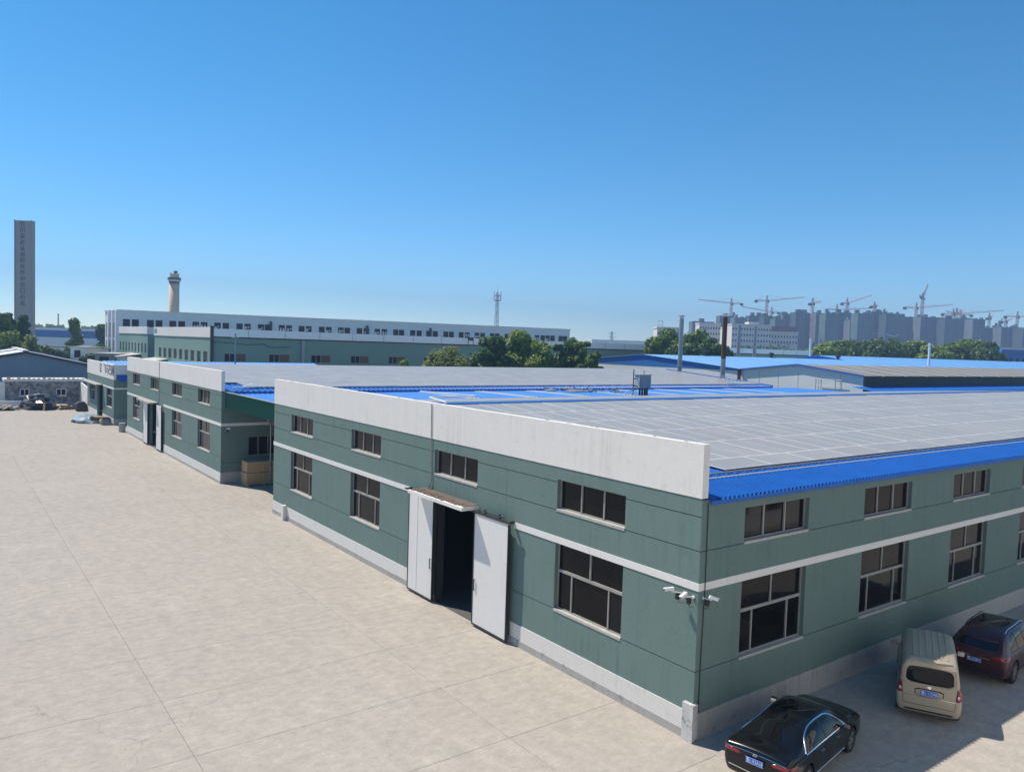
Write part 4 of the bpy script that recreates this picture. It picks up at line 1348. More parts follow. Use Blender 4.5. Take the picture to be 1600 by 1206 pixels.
c_ = at(272, 487, 350)
chim = thing('chimney', 'beige round brick chimney with a grey gallery near its top', 'chimney', (c_.x, c_.y, 0))
zt_ = at(272, 424, 350).z
b = MB(); b.lathe([(2.7, 0), (2.2, 17), (2.1, zt_ - 5.6)], (c_.x, c_.y, 0), 24)
b.build('shaft', M['beige'], chim, smooth=True)
b = MB(); b.lathe([(2.15, zt_ - 5.6), (2.3, zt_ - 4.6)], (c_.x, c_.y, 0), 24)
b.build('corbel', M['brownpane'], chim)
b = MB(); b.lathe([(2.6, zt_ - 4.6), (2.75, zt_ - 4.1), (2.75, zt_ - 4.05)], (c_.x, c_.y, 0), 24)
b.build('gallery_floor', M['plastic'], chim)
b = MB(); b.lathe([(2.8, zt_ - 4.05), (2.8, zt_ - 2.9)], (c_.x, c_.y, 0), 24)
b.build('gallery_rail', M['chgrey'], chim)
b = MB(); b.lathe([(1.95, zt_ - 2.9), (1.95, zt_ - 1.3)], (c_.x, c_.y, 0), 24)
for a in range(5):
    t_ = a * 1.257
    b.tube((c_.x + 2 * math.cos(t_), c_.y + 2 * math.sin(t_), zt_ - 1.3), (c_.x + 2 * math.cos(t_), c_.y + 2 * math.sin(t_), zt_ - .8), .2, n=6)
b.build('crown_ring', M['beige'], chim)
b = MB(); q = Vector((c_.x, c_.y, 0)) + CR * .55
b.box(q.x - .7, q.x + .7, q.y - .7, q.y + .7, zt_ - 1.4, zt_ + .1)
b.build('roof_hut', M['chgrey'], chim)

def lattice(mb, base, top, w0, w1, seg, r_, br=None, m=0):
    """square lattice mast between two points"""
    base, top = Vector(base), Vector(top)
    d = (top - base).normalized()
    a = d.orthogonal().normalized() if abs(d.z) < .9 else Vector((1, 0, 0))
    a = (a - d * a.dot(d)).normalized(); b = d.cross(a)
    br = br or r_ * .6
    prev = None
    for k in range(seg + 1):
        t_ = k / seg; w = (w0 + (w1 - w0) * t_) / 2
        c_ = base + (top - base) * t_
        ring = [c_ + a * (sx * w) + b * (sy * w) for sx, sy in ((-1, -1), (1, -1), (1, 1), (-1, 1))]
        for i in range(4):
            mb.tube(ring[i], ring[(i + 1) % 4], br, n=3, m=m, caps=False)
        if prev:
            for i in range(4):
                mb.tube(prev[i], ring[i], r_, n=3, m=m, caps=False)
                j = (i + 1) % 4
                mb.tube(prev[i], ring[j], br, n=3, m=m, caps=False) if k % 2 else mb.tube(prev[j], ring[i], br, n=3, m=m, caps=False)
        prev = ring
    return mb
q = at(777.5, 455, 420)
cell = thing('cell_tower', 'slim grey lattice cell tower with antennas behind the white block', 'mast', (q.x, q.y, 0))
b = MB(); lattice(b, (q.x, q.y, 0), (q.x, q.y, q.z - 1), 2.4, 1.0, 18, .12, .075)
b.build('lattice_mast', M['steel'], cell)
b = MB()
for zz in (q.z - 5.2, q.z - 2.6):
    b.lathe([(2.0, zz), (2.0, zz + .25)], (q.x, q.y, 0), 10)
b.build('platform', M['steel'], cell)
b = MB()
for zz in (q.z - 5.0, q.z - 2.4):
    for k in range(6):
        t_ = k * 1.047
        b.tube((q.x + 2.1 * math.cos(t_), q.y + 2.1 * math.sin(t_), zz), (q.x + 2.1 * math.cos(t_), q.y + 2.1 * math.sin(t_), zz + 2.1), .2, n=5)
b.tube((q.x, q.y, q.z - 1), (q.x, q.y, q.z + 3.2), .1, n=5)
b.build('antenna', M['alu'], cell)
q = at(956, 518, 900)
py = thing('pylon', 'faint distant power pylon beyond the right end of the white block', 'pylon', (q.x, q.y, 0))
b = MB(); lattice(b, (q.x, q.y, 0), (q.x, q.y, q.z), 6, 1.2, 10, .25, .16)
b.build('lattice_mast', M['steel'], py)
b = MB()
for k in (2.5, 6.5):
    b.tube(Vector((q.x, q.y, q.z - k)) - CR * 5, Vector((q.x, q.y, q.z - k)) + CR * 5, .22, n=4)
b.build('crossarm', M['steel'], py)
q = at(735, 521, 120)
hb = thing('roof_sign_frame', 'small dark metal frame standing on the white gutter strip', 'frame', at(735, 537, 168))
b = MB(); c_ = at(735.5, 532, 168)
for s_ in (-1, 1):
    b.tube(c_ + CR * s_ * .55 - Vector((0, 0, 1.2)), c_ + CR * s_ * .55 + Vector((0, 0, .6)), .08, n=5)
b.obox(c_ + Vector((0, 0, .3)), CR * .6, CF * .05, (0, 0, .35))
b.build('board', M['dsteel'], hb)

# ------------------------------------------------------------------ left: gable warehouse, rough house, blue shed, odds and ends
gD = 150
ap = at(40, 550.6, gD)
ware = thing('warehouse', 'blue grey gabled warehouse with pale roof behind the rough grey wall', 'warehouse', (ap.x, ap.y, 0))
le, re_ = at(-60, 570, gD + 6), at(137, 571, gD - 6)
ge = lambda p, z: Vector((p.x, p.y, z))
dirr = (ge(re_, 0) - ge(ap, 0)).normalized()
YW = ap.y
hl = -17.5
xa, xl, xr = ap.x, ap.x - 11.0, ap.x + 11.0
YW = 158.0
s_ = (YW - CAM.y) / ray(40, 550.6).y
apx = CAM + ray(40, 550.6) * s_
s_ = (YW - CAM.y) / ray(136, 570).y
epx = CAM + ray(136, 570) * s_
xa, za, xr, ze = apx.x, apx.z, epx.x, epx.z
xl = 2 * xa - xr - 1
b = MB(); b.poly([(xl, YW, 0), (xr, YW, 0), (xr, YW, ze), (xa, YW, za), (xl, YW, ze)])
b.poly([(xr, YW, 0), (xr, YW + 62, 0), (xr, YW + 62, ze), (xr, YW, ze)])
b.build('wall', M['greysheet'], ware)
b = MB()
for k in range(14):
    xx = xl + (xr - xl) * k / 14
    b.box(xx, xx + .06, YW - .03, YW - .004, 0, ze - .1)
b.build('sheet_seam', M['greysheet'], ware)
for side, mm in ((-1, 'roofpale'), (1, 'roofpale')):
    xe = xr + .6 if side > 0 else xl - .6
    zz = ze - .6 * (za - ze) / (xr - xa)
    b = MB(); corrugated(b, YW - .5, YW + 62, xa, za + .25, xe, zz + .25, .9, .06, axis='y')
    b.build('roof_sheet', M[mm], ware)
    b = MB(); p0, p1 = Vector((xa, YW - .55, za + .02)), Vector((xe, YW - .55, zz + .02))
    d = (p1 - p0) / 2
    b.obox((p0 + p1) / 2, d, (0, .06, 0), (0, 0, .22))
    b.build('verge_trim', M['brownroof'], ware)
    b = MB()
    for k in (12, 25):
        p0, p1 = Vector((xa, YW + k, za + .38)), Vector((xe, YW + k, zz + .38))
        b.obox((p0 + p1) / 2, (p1 - p0) / 2, (0, .9, 0), (0, 0, .05))
    b.build('roof_strip', M['brownroof'], ware)
b = MB(); b.box(xa - .45, xa + .45, YW - .6, YW + 62, za + .3, za + .48)
b.build('ridge_cap', M['stripe'], ware)
HY = 128.0
house = thing('low_house', 'low house with blotchy bare grey render and two white windows', 'house', (-9, HY, 0))
fh = lambda u, d, v: (u, HY + d, v)
opn = [(-7.1, -5.85, 1.15, 2.25), (-2.2, -.8, 1.15, 2.25)]
relief(fh, (-9.05, 1.15), (0, 3.42), opn, []).build('wall', [M['rough'], M['groove']], house)
MB().box(-11.8, -9.06, HY - .1, HY + .15, 0, 3.3).build('side_wall', M['white'], house)
b = MB(); b.box(-9.2, 2.1, HY - .15, HY + 4, 3.43, 3.8)
b.build('roof_slab', M['white'], house)
for a, e, c_, d_ in opn:
    f = bars([(a, a + .1, HY + .02, HY + .14, c_, d_), (e - .1, e, HY + .02, HY + .14, c_, d_), (a, e, HY + .02, HY + .14, c_, c_ + .1), (a, e, HY + .02, HY + .14, d_ - .1, d_), ((a + e) / 2 - .05, (a + e) / 2 + .05, HY + .02, HY + .14, c_, d_)]).build('window', M['plastic'], house)
    MB().box(a, e, HY + .08, HY + .09, c_, d_).build('pane', M['panefar'], f)
    MB().box(a - .15, e + .1, HY - .12, HY + .05, c_ - .12, c_ - .005).build('sill', M['plastic'], f)
b = MB()
random.seed(2)
for k in range(16):
    xx = -8.8 + k * .68; b.box(xx, xx + random.uniform(.2, .5), HY - .1, HY + .6, 3.80, 3.80 + random.uniform(.05, .2))
tag(b.build('roof_rubble', M['chip'], house), kind='stuff')
sw = thing('side_wall_panel', 'white end wall joining the grey house and the lettered building', 'wall', (1.2, 122, 0))
b = MB(); b.faces([(1.18, 127.9, 0), (0.55, 113.0, 0), (.75, 113.0, 0), (1.38, 127.9, 0), (1.18, 127.9, 3.3), (.55, 113.0, 2.9), (.75, 113, 2.9), (1.38, 127.9, 3.3)],
                  [(0, 1, 5, 4), (1, 2, 6, 5), (2, 3, 7, 6), (3, 0, 4, 7), (4, 5, 6, 7)])
b.build('panel', M['white'], sw)

bl = at(48, 519, 420); br_ = at(162, 521, 420)
bd = (ge(br_, 0) - ge(bl, 0)); BL = bd.length; bd.normalize()
bnn = Vector((-bd.y, bd.x, 0))
bs = thing('blue_factory', 'distant long blue walled factory with white roof edge by the tower', 'factory', (bl.x, bl.y, 0))
ctr = ge(bl, 0) + bd * BL / 2 + bnn * 12
z1, z2, z3 = at(100, 527.5, 420).z, at(100, 516.5, 420).z, at(100, 512.5, 420).z
b = MB(); b.obox(ctr + Vector((0, 0, z1 / 2)), bd * BL / 2, bnn * 12, (0, 0, z1 / 2)); b.build('base_wall', M['gwhite'], bs)
b = MB(); b.obox(ctr + Vector((0, 0, (z1 + z2) / 2)), bd * (BL / 2 + .1), bnn * 12.1, (0, 0, (z2 - z1) / 2)); b.build('wall', M['bluewall'], bs)
b = MB(); b.obox(ctr + Vector((0, 0, (z2 + z3) / 2)), bd * (BL / 2 + .3), bnn * 12.4, (0, 0, (z3 - z2) / 2)); b.build('roof', M['gwhite'], bs)

lowc = [(62, 122, 541, 549, 245, 'flat roofed low grey white building left of the white block, longest'), (110, 132, 543, 556, 192, 'low white building with a dark opening behind the warehouse roof'), (131, 145, 545, 553, 200, 'small plain white box building beside the white block'), (146, 180, 553, 566, 185, 'low grey yard building at the foot of the white block')]
for k, (a, e, pt, pb_, D, lab) in enumerate(lowc):
    p, q = at(a, pt, D), at(e, pt, D)
    d = ge(q, 0) - ge(p, 0); Ln = d.length; d.normalize(); nn = Vector((-d.y, d.x, 0))
    t = thing('low_building', lab, 'building', ge((p + q) / 2, 0), 0, 'low buildings beside the white block')
    cc = ge((p + q) / 2, p.z / 2) + nn * 4
    b = MB(); b.obox(cc, d * Ln / 2, nn * 4, (0, 0, p.z / 2)); b.build('wall', M['gwhite'] if k != 3 else M['plinth'], t)
    b = MB(); b.obox(ge((p + q) / 2, p.z + .15) + nn * 4, d * (Ln / 2 + .4), nn * 4.4, (0, 0, .16)); b.build('roof', M['roofstripe'] if k else M['roofgrey'], t)
    if k in (1, 3):
        b = MB(); b.obox(ge((p + q) / 2, p.z - 1.5) - nn * .03, d * Ln * .22, nn * .03, (0, 0, .9)); b.build('doorway', M['dark'], t)

# junk along the far end of the yard
def lump(name, label, cat, loc, sx, sy, sz, mat, seed, parts=None):
    bm = bmesh.new()
    bmesh.ops.create_icosphere(bm, subdivisions=3, radius=1)
    off = Vector((seed * 7.3, seed * 3.1, 0))
    for v in bm.verts:
        n_ = noise.noise(v.co * 1.6 + off) * .35 + noise.noise(v.co * 4 + off) * .14
        v.co *= 1 + n_
        v.co.z = max(v.co.z, -.02)
        v.co = Vector((v.co.x * sx, v.co.y * sy, v.co.z * sz))
    me = bpy.data.meshes.new(name); bm.to_mesh(me); bm.free()
    me.materials.append(mat)
    o = bpy.data.objects.new(name, me); COL.objects.link(o)
    o.location = loc
    return tag(o, label, cat)
def junk(label, loc, n, sx, sy, sz, mats, seed, name='scrap_pile'):
    random.seed(seed)
    t = thing(name, label, 'scrap pile', loc)
    for k, mm in enumerate(mats):
        b = MB()
        for _ in range(n // len(mats)):
            c_ = Vector(loc) + Vector((random.gauss(0, sx * .45), random.gauss(0, sy * .45), random.uniform(.05, sz) * random.uniform(.4, 1)))
            a = random.uniform(0, 3.14); l_ = random.uniform(.4, 1.2); w_ = random.uniform(.08, .5)
            ax = Vector((math.cos(a) * l_, math.sin(a) * l_, random.uniform(-.2, .3))); ay = Vector((-math.sin(a) * w_, math.cos(a) * w_, random.uniform(-.1, .2)))
            c_.z = max(c_.z, abs(ax.z) + abs(ay.z) + .06)
            b.obox(c_, ax, ay, (0, 0, random.uniform(.02, .1)))
        b.build('scrap_board', M[mm], t)
    return t
tarp = lump('tarpaulin_heap', 'glossy black tarpaulin heap before the rough grey house', 'tarpaulin heap', (-5.4, 117.3, 0), 2.4, 2.6, 1.9, M['tarp'], 1)
junk('pale boards and black rims strewn on the tarpaulin heap', (-5.6, 116.6, 1.3), 16, 1.7, 1.1, .9, ('tarpgrey', 'tarp', 'card'), 31)
lp = junk('low pile of broken boards at the left edge of the yard', (-9.4, 116.5, 0), 26, 2.6, 1.3, .5, ('chip', 'card', 'rough'), 32)
lw_ = thing('yard_wall', 'low cream wall leading to the black tarpaulin heap', 'wall', (-10, 121, 0))
b = MB(); b.obox((-11.2, 119.8, .55), (3.6, -1.6, 0), (.06, .12, 0), (0, 0, .55)); b.build('panel', M['white'], lw_)
junk('brown board pile with blue sheet near the lettered building', (-1.5, 116.5, 0), 22, 1.4, 1.6, .8, ('card', 'wood', 'tarpblue'), 33)
binn = thing('waste_bin', 'dark round topped waste container beside the board pile', 'container', (-.75, 112.6, 0))
b = MB(); b.prism([(-1.45, 0.08), (-.1, .08), (-.1, 1.0), (-.4, 1.35), (-1.1, 1.35), (-1.45, 1.0)], 'y', 111.6, 113.4)
b.build('body', M['dsteel'], binn)
b = MB(); b.box(-1.35, -.2, 111.7, 113.3, 0, .079); b.build('base', M['woodpale'], binn)
lump('covered_boat', 'grey blue tarpaulin mound lying on the concrete', 'tarpaulin heap', (-2.3, 97.0, .1), 1.45, 2.6, .95, M['tarpgrey'], 5)
b = MB(); b.lathe([(1.55, 0), (1.6, .12)], (-2.3, 96.6, 0), 18)
tag(b.build('mound_base', M['black'], origin=(-2.3, 96.6, 0)), 'dark round sheet under the grey blue mound', 'sheet')
junk('tangle of scrap boards and cardboard at the corner of the lettered building', (-.95, 95.6, 0), 26, .75, 2.6, 1.0, ('card', 'chip', 'tarp', 'wood'), 34)
bx2 = thing('scrap_crate', 'grey open topped crate at the corner of the lettered building', 'crate', (-.7, 92.6, 0))
b = MB(); b.box(-1.25, -.2, 92.0, 93.4, 0, .75); b.build('body', M['rough'], bx2)
b = MB(); b.box(-1.15, -.3, 92.1, 93.3, .75, .9); b.build('contents', M['tarp'], bx2)
bar = thing('barrel', 'small grey drum at the far corner of the second hall', 'drum', (-.35, 84.2, 0))
b = MB(); b.lathe([(.36, 0), (.36, .5), (.38, .52), (.36, .54), (.36, 1.0), (.38, 1.05), (.33, 1.05)], (-.35, 84.2, 0), 14)
b.build('drum_body', M['steel'], bar)
b = MB(); b.tube((-5.2, 114.2, 0), (-5.2, 114.2, 1.15), .13, n=8)
tag(b.build('bollard', M['woodpale'], origin=(-5.2, 114.2, 0)), 'short pale post before the black tarpaulin heap', 'bollard')

# ------------------------------------------------------------------ trees
def tree(px, ptop, D, hw, label, leaf, shape='round', seed=0, n=5200, group=None, name='tree', ls=.34, zbase=None, clumps=26, depth=None):
    random.seed(seed * 77 + 5)
    top = at(px, ptop, D)
    H = top.z
    rx = hw / FPX * D * (0.92 if px < 200 else 1.12)
    n = int(n * 2.1)
    clumps = int(clumps * 1.6)
    base = Vector((top.x, top.y, 0))
    t = thing(name, label, 'tree' if name != 'bush' else 'bush', base, random.uniform(0, 6.28) * 0, group)
    z0 = {'round': .26, 'column': .10, 'cone': .12, 'willow': .15, 'bush': .02}[shape] * H
    zc, hz = (H + z0) / 2, (H - z0) / 2
    tr = MB()
    r0 = max(.12, H * .022)
    pts = [base + Vector((0, 0, 0)), base + Vector((random.uniform(-.2, .2), random.uniform(-.2, .2), z0 + .2 * H)), base + Vector((random.uniform(-.4, .4), random.uniform(-.4, .4), H * .72))]
    tr.tube(pts[0], pts[1], r0, r0 * .7, 7); tr.tube(pts[1], pts[2], r0 * .7, r0 * .2, 6)
    cl = []
    for k in range(clumps):
        for _ in range(30):
            v = Vector((random.uniform(-1, 1), random.uniform(-1, 1), random.uniform(-1, 1)))
            if .25 < v.length < 1:
                break
        h_ = (v.z + 1) / 2
        if shape == 'column':
            pr_ = min(1, .55 + h_ * 1.2) * (1 - max(0, h_ - .6) * 1.7)
        elif shape == 'cone':
            pr_ = max(.12, 1.08 - h_)
        elif shape == 'willow':
            pr_ = math.sqrt(max(.05, 1 - (h_ * .9) ** 2))
        elif shape == 'bush':
            pr_ = math.sqrt(max(.1, 1 - h_ ** 2 * .8))
        else:
            pr_ = math.sqrt(max(.08, 1 - (h_ - .42) ** 2 * 2.6))
        f_ = math.hypot(v.x, v.y)
        q = random.uniform(.35, .9) if f_ > 0 else 0
        a = math.atan2(v.y, v.x)
        rad = rx * pr_ * math.sqrt(random.random()) * .92
        c_ = base + Vector((rad * math.cos(a), rad * math.sin(a), zc + v.z * hz * .9))
        s_ = rx * random.uniform(.36, .58)
        cl.append((c_, s_))
    for c_, s_ in cl[::2]:
        m_ = pts[1].lerp(pts[2], random.uniform(0, .7))
        tr.tube(m_, c_, r0 * .3, r0 * .06, 5)
    tr.build('trunk', M['bark'], t)
    vs, fs = [], []
    per = n // clumps
    for c_, s_ in cl:
        fl_ = random.uniform(.55, .9)
        for _ in range(per):
            d = Vector((random.gauss(0, 1), random.gauss(0, 1), random.gauss(0, 1))).normalized()
            rr = s_ * (random.random() ** .45)
            p = c_ + Vector((d.x * rr, d.y * rr, d.z * rr * fl_))
            if shape == 'willow':
                p.z -= random.random() * s_ * .6
            if p.z > H: p.z = H - random.random() * .6
            if p.z < .1: p.z = .1 + random.random()
            nrm = (d * .7 + Vector((random.gauss(0, .5), random.gauss(0, .5), random.gauss(.35, .5)))).normalized()
            a = nrm.orthogonal().normalized(); a.rotate(Matrix.Rotation(random.uniform(0, 6.28), 3, nrm)); b_ = nrm.cross(a)
            l_ = ls * random.uniform(.6, 1.4); w_ = l_ * (.35 if shape == 'willow' else .62)
            k = len(vs)
            vs += [p - a * l_, p - b_ * w_, p + a * l_, p + b_ * w_]
            fs.append((k, k + 1, k + 2, k + 3))
    cr = MB(); cr.faces(vs, fs); cr.build('crown', M[leaf], t)
    return t
GR = 'trees between the halls and the long green factory'
tree(697, 540, 128, 33, 'feathery olive green willow before the long green factory', 'leafolive', 'willow', 1, 6500, GR, ls=.3)
tree(672, 549, 126, 14, 'short olive shrubby tree at the left flank of the feathery willow', 'leafolive', 'bush', 21, 2200, GR, ls=.28)
tree(770, 526, 130, 25, 'dark green broad tree between the olive willow and the light round tree', 'leafdark', 'round', 2, 6500, GR)
tree(755, 538, 127, 13, 'low dark tree at the left foot of the dark broad tree', 'leafdark', 'bush', 22, 2600, GR)
tree(823, 516, 135, 28, 'light green round crowned tree, brightest of the row', 'leaflight', 'round', 3, 8000, GR)
tree(848, 531, 131, 19, 'light green lower crown leaning right of the brightest round tree', 'leaflight', 'round', 23, 4500, GR)
tree(891, 517, 138, 13, 'dark narrow poplar, taller one right of the light round tree', 'leafmid', 'column', 4, 4200, GR)
tree(912, 521, 136, 15, 'dark poplar with a pointed top, second right of the light round tree', 'leafmid', 'column', 5, 4600, GR)
tree(875, 533, 133, 14, 'dark low tree under the two poplars', 'leafdark', 'bush', 24, 3200, GR)
tree(930, 545, 133, 14, 'low green bushy tree at the left end of the blue gable', 'leafmid', 'bush', 25, 2600, GR)
tree(631, 556, 120, 10, 'small bright green tree before a window of the long green factory', 'leaflight', 'bush', 26, 1500, GR, ls=.26)
GM = 'trees behind the blue gable and the flues'
tree(1030, 523, 185, 19, 'mid green tree at the left end of the mass behind the blue gable', 'leafmid', 'round', 6, 4600, GM, ls=.42)
tree(1055, 512, 190, 22, 'tallest tree of the mass behind the blue gable', 'leafmid', 'round', 7, 5600, GM, ls=.42)
tree(1090, 513, 192, 24, 'broad tree between the two flue pipes', 'leafmid', 'round', 8, 5600, GM, ls=.42)
tree(1120, 529, 180, 22, 'darker tree behind the rusty flue pipe', 'leafdark', 'round', 9, 4600, GM, ls=.42)
tree(1070, 532, 172, 30, 'low dark tree at the front of the mass behind the blue gable', 'leafdark', 'bush', 10, 4600, GM, ls=.4)
GT = 'row of trees before the far construction site'
row = [(1285, 537, 20, 'leaflight', 'light green tree at the left end of the row before the construction site'),
       (1310, 532, 22, 'leafmid', 'mid green tree second from the left end of the row before the construction site'),
       (1345, 529, 24, 'leafdark', 'dark green tree left of the darkest crown in the row before the construction site'),
       (1378, 526, 26, 'leafdark', 'darkest and tallest crown of the row before the construction site'),
       (1410, 534, 20, 'leafmid', 'mid green tree just right of the darkest crown in the row'),
       (1436, 533, 20, 'leaflight', 'light green tree behind the thin pale pole'),
       (1462, 534, 20, 'leaflight', 'light green tree right of the thin pale pole'),
       (1490, 532, 22, 'leafmid', 'mid green tree midway between the thin pale pole and the right end of the row'),
       (1520, 531, 24, 'leafmid', 'mid green tree next to last at the right end of the row'),
       (1546, 535, 20, 'leafdark', 'dark green tree at the right end of the row')]
for k, (px, pt, hw, lf, lab) in enumerate(row):
    tree(px, pt, 250 + (k % 3) * 8, hw, lab, lf, 'round', 40 + k, 4200, GT, ls=.52, clumps=30)
GL = 'trees at the foot of the grey tower'
tree(4, 477, 185, 16, 'tall dark tree cut by the left picture edge', 'leafmid', 'column', 60, 5200, GL, ls=.4)
tree(16, 486, 190, 10, 'narrow dark tree between the cut tall tree and the tower', 'leafdark', 'column', 61, 3600, GL, ls=.38)
tree(36, 485, 195, 12, 'dark oval tree in front of the tower shaft', 'leafdark', 'column', 62, 4600, GL, ls=.38)
tree(14, 508, 170, 18, 'bright green low tree below the tall cut tree', 'leaflight', 'bush', 63, 3600, GL, ls=.36)
tree(45, 522, 178, 16, 'low yellowish green bush at the foot of the tower', 'leafolive', 'bush', 64, 2200, GL, ls=.34)
tree(117, 492, 240, 15, 'conical green tree in front of the distant blue factory', 'leafmid', 'cone', 65, 5200, ls=.42)
tree(160, 502, 300, 9, 'small dark tree beside the end of the white block', 'leafdark', 'round', 66, 2400, ls=.5)
tree(135, 553, 172, 15, 'low dark bush between the warehouse roof and the white block', 'leafdark', 'bush', 67, 2600, ls=.36, name='bush')
def hedge(name, label, cat, p0, p1, n, h, w, leaf, ls, seed, kind=None):
    random.seed(seed)
    p0, p1 = ge(p0, 0), ge(p1, 0)
    vs, fs = [], []
    d = (p1 - p0); dn = d.normalized(); nn = Vector((-dn.y, dn.x, 0))
    for _ in range(n):
        t_ = random.random()
        hh = h * (.72 + .3 * noise.noise(Vector((t_ * d.length * .18, seed, 0))) + .12 * noise.noise(Vector((t_ * d.length * .7, seed, 3))))
        p = p0 + d * t_ + nn * random.uniform(-w, w) + Vector((0, 0, hh * math.sqrt(random.random())))
        nrm = Vector((random.gauss(0, 1), random.gauss(0, 1), random.gauss(.5, .8))).normalized()
        a = nrm.orthogonal().normalized(); b_ = nrm.cross(a); l_ = ls * random.uniform(.6, 1.4)
        k = len(vs); vs += [p - a * l_, p - b_ * l_ * .6, p + a * l_, p + b_ * l_ * .6]; fs.append((k, k + 1, k + 2, k + 3))
    m_ = MB(); m_.faces(vs, fs)
    o = m_.build(name, M[leaf], origin=p0)
    return tag(o, label, cat, None, kind)
hedge('hedge', 'long dark hedge in front of the distant blue factory', 'hedge', at(52, 530, 205), at(170, 534, 225), 8000, 9.0, 2.4, 'leafdark', .4, 3)
hedge('treeline', 'far line of trees on the left horizon behind the blue factory', 'trees', at(50, 520, 640), at(170, 520, 660), 9000, 21.0, 14, 'leafmid', .9, 4, 'stuff')
hedge('treeline', 'far band of woodland at the foot of the construction towers', 'trees', at(1135, 540, 420), at(1660, 540, 460), 14000, 18.5, 12, 'leafdark', .8, 6, 'stuff')

# ------------------------------------------------------------------ far construction site
DF = 900
blocks = [(1082, 1116, 502, 2), (1125, 1150, 493, 1), (1148, 1166, 496, 2), (1171, 1196, 493, 1), (1194, 1212, 494, 3), (1211, 1226, 498, 1), (1225, 1244, 490.5, 2), (1243, 1256, 487.5, 3), (1254, 1266, 489, 1),
          (1276, 1291, 489, 2), (1290, 1311, 490, 1), (1311, 1330, 488, 3), (1329, 1342, 500, 2), (1341, 1364, 489, 1), (1363, 1386, 487, 2), (1385, 1407, 490, 3), (1406, 1440, 494.5, 1), (1439, 1477, 495, 2),
          (1476, 1502, 498, 3), (1501, 1522, 496.5, 1), (1521, 1539, 498.5, 2), (1538, 1568, 512, 1), (1566, 1600, 511, 2), (1598, 1660, 512, 3)]
GB = 'netted towers on the far construction site'
def far_block(k, a, e, pt, nm, D, label):
    random.seed(k + 900)
    p, q = at(a, pt, D), at(e, pt, D)
    d = ge(q, 0) - ge(p, 0); Ln = d.length; d.normalize(); nn = Vector((-d.y, d.x, 0))
    if nn.dot(p - CAM) < 0: nn = -nn
    H = p.z
    t = thing('construction_tower', label, 'building', ge((p + q) / 2, 0), 0, GB)
    c_ = ge((p + q) / 2, 0) + nn * 9
    b = MB(); b.obox(c_ + Vector((0, 0, H / 2)), d * Ln / 2, nn * 9, (0, 0, H / 2))
    b.build('netting', M['net%d' % nm], t)
    b = MB()
    n_ = max(3, int(Ln / 3.2))
    for i in range(n_ + 1):
        u = -Ln / 2 + Ln * i / n_ + random.uniform(-.4, .4)
        w_ = random.uniform(.2, .55); h_ = H + random.uniform(-1.5, 1.6)
        b.obox(c_ - nn * 9.3 + d * u + Vector((0, 0, h_ / 2)), d * w_, nn * .5, (0, 0, h_ / 2))
    b.build('scaffold_bay', M['net%d' % (nm % 3 + 1)], t)
    b = MB()
    for i in range(int(H / 3)):
        b.obox(c_ - nn * 9.1 + Vector((0, 0, 3 * i + 2.6)), d * (Ln / 2 - .2), nn * .25, (0, 0, .34))
    b.build('floor_slab', M['net3' if nm != 3 else 'net2'], t)
    b = MB()
    for i in range(random.randint(2, 5)):
        u = random.uniform(-Ln / 2 + 1, Ln / 2 - 1); w_ = random.uniform(.8, 2.6); h_ = random.uniform(1, 4.5)
        b.obox(c_ + d * u - nn * random.uniform(-5, 7) + Vector((0, 0, H + h_ / 2)), d * w_, nn * 2, (0, 0, h_ / 2))
    b.build('roof_core', M['net%d' % nm], t)
    return t, c_, d, nn, Ln, H
side = ['leftmost', 'second from the left', 'third from the left', 'fourth from the left', 'fifth from the left', 'sixth from the left', 'seventh from the left', 'eighth from the left', 'ninth from the left', 'tenth from the left', 'eleventh from the left', 'twelfth from the left',
        'twelfth from the right', 'eleventh from the right', 'tenth from the right', 'ninth from the right', 'eighth from the right', 'seventh from the right', 'sixth from the right', 'fifth from the right', 'fourth from the right', 'third from the right', 'second from the right', 'rightmost']
for k, (a, e, pt, nm) in enumerate(blocks):
    r_ = far_block(k, a, e, pt, nm, DF + (k * 37) % 60, 'netted unfinished tower block, %s on the construction site' % side[k])
    if k in (14, 15):
        t, c_, d, nn, Ln, H = r_
        b = MB()
        for zz in (H * .25, H * .62):
            pts = [c_ - nn * 10 + d * (Ln / 2 - 1) * s_ + Vector((0, 0, zz - 2.2 * (1 - s_ * s_))) for s_ in (-1, -.6, -.2, .2, .6, 1)]
            b.path(pts, .5, 4)
        b.build('banner_swag', M['gwhite'], t)

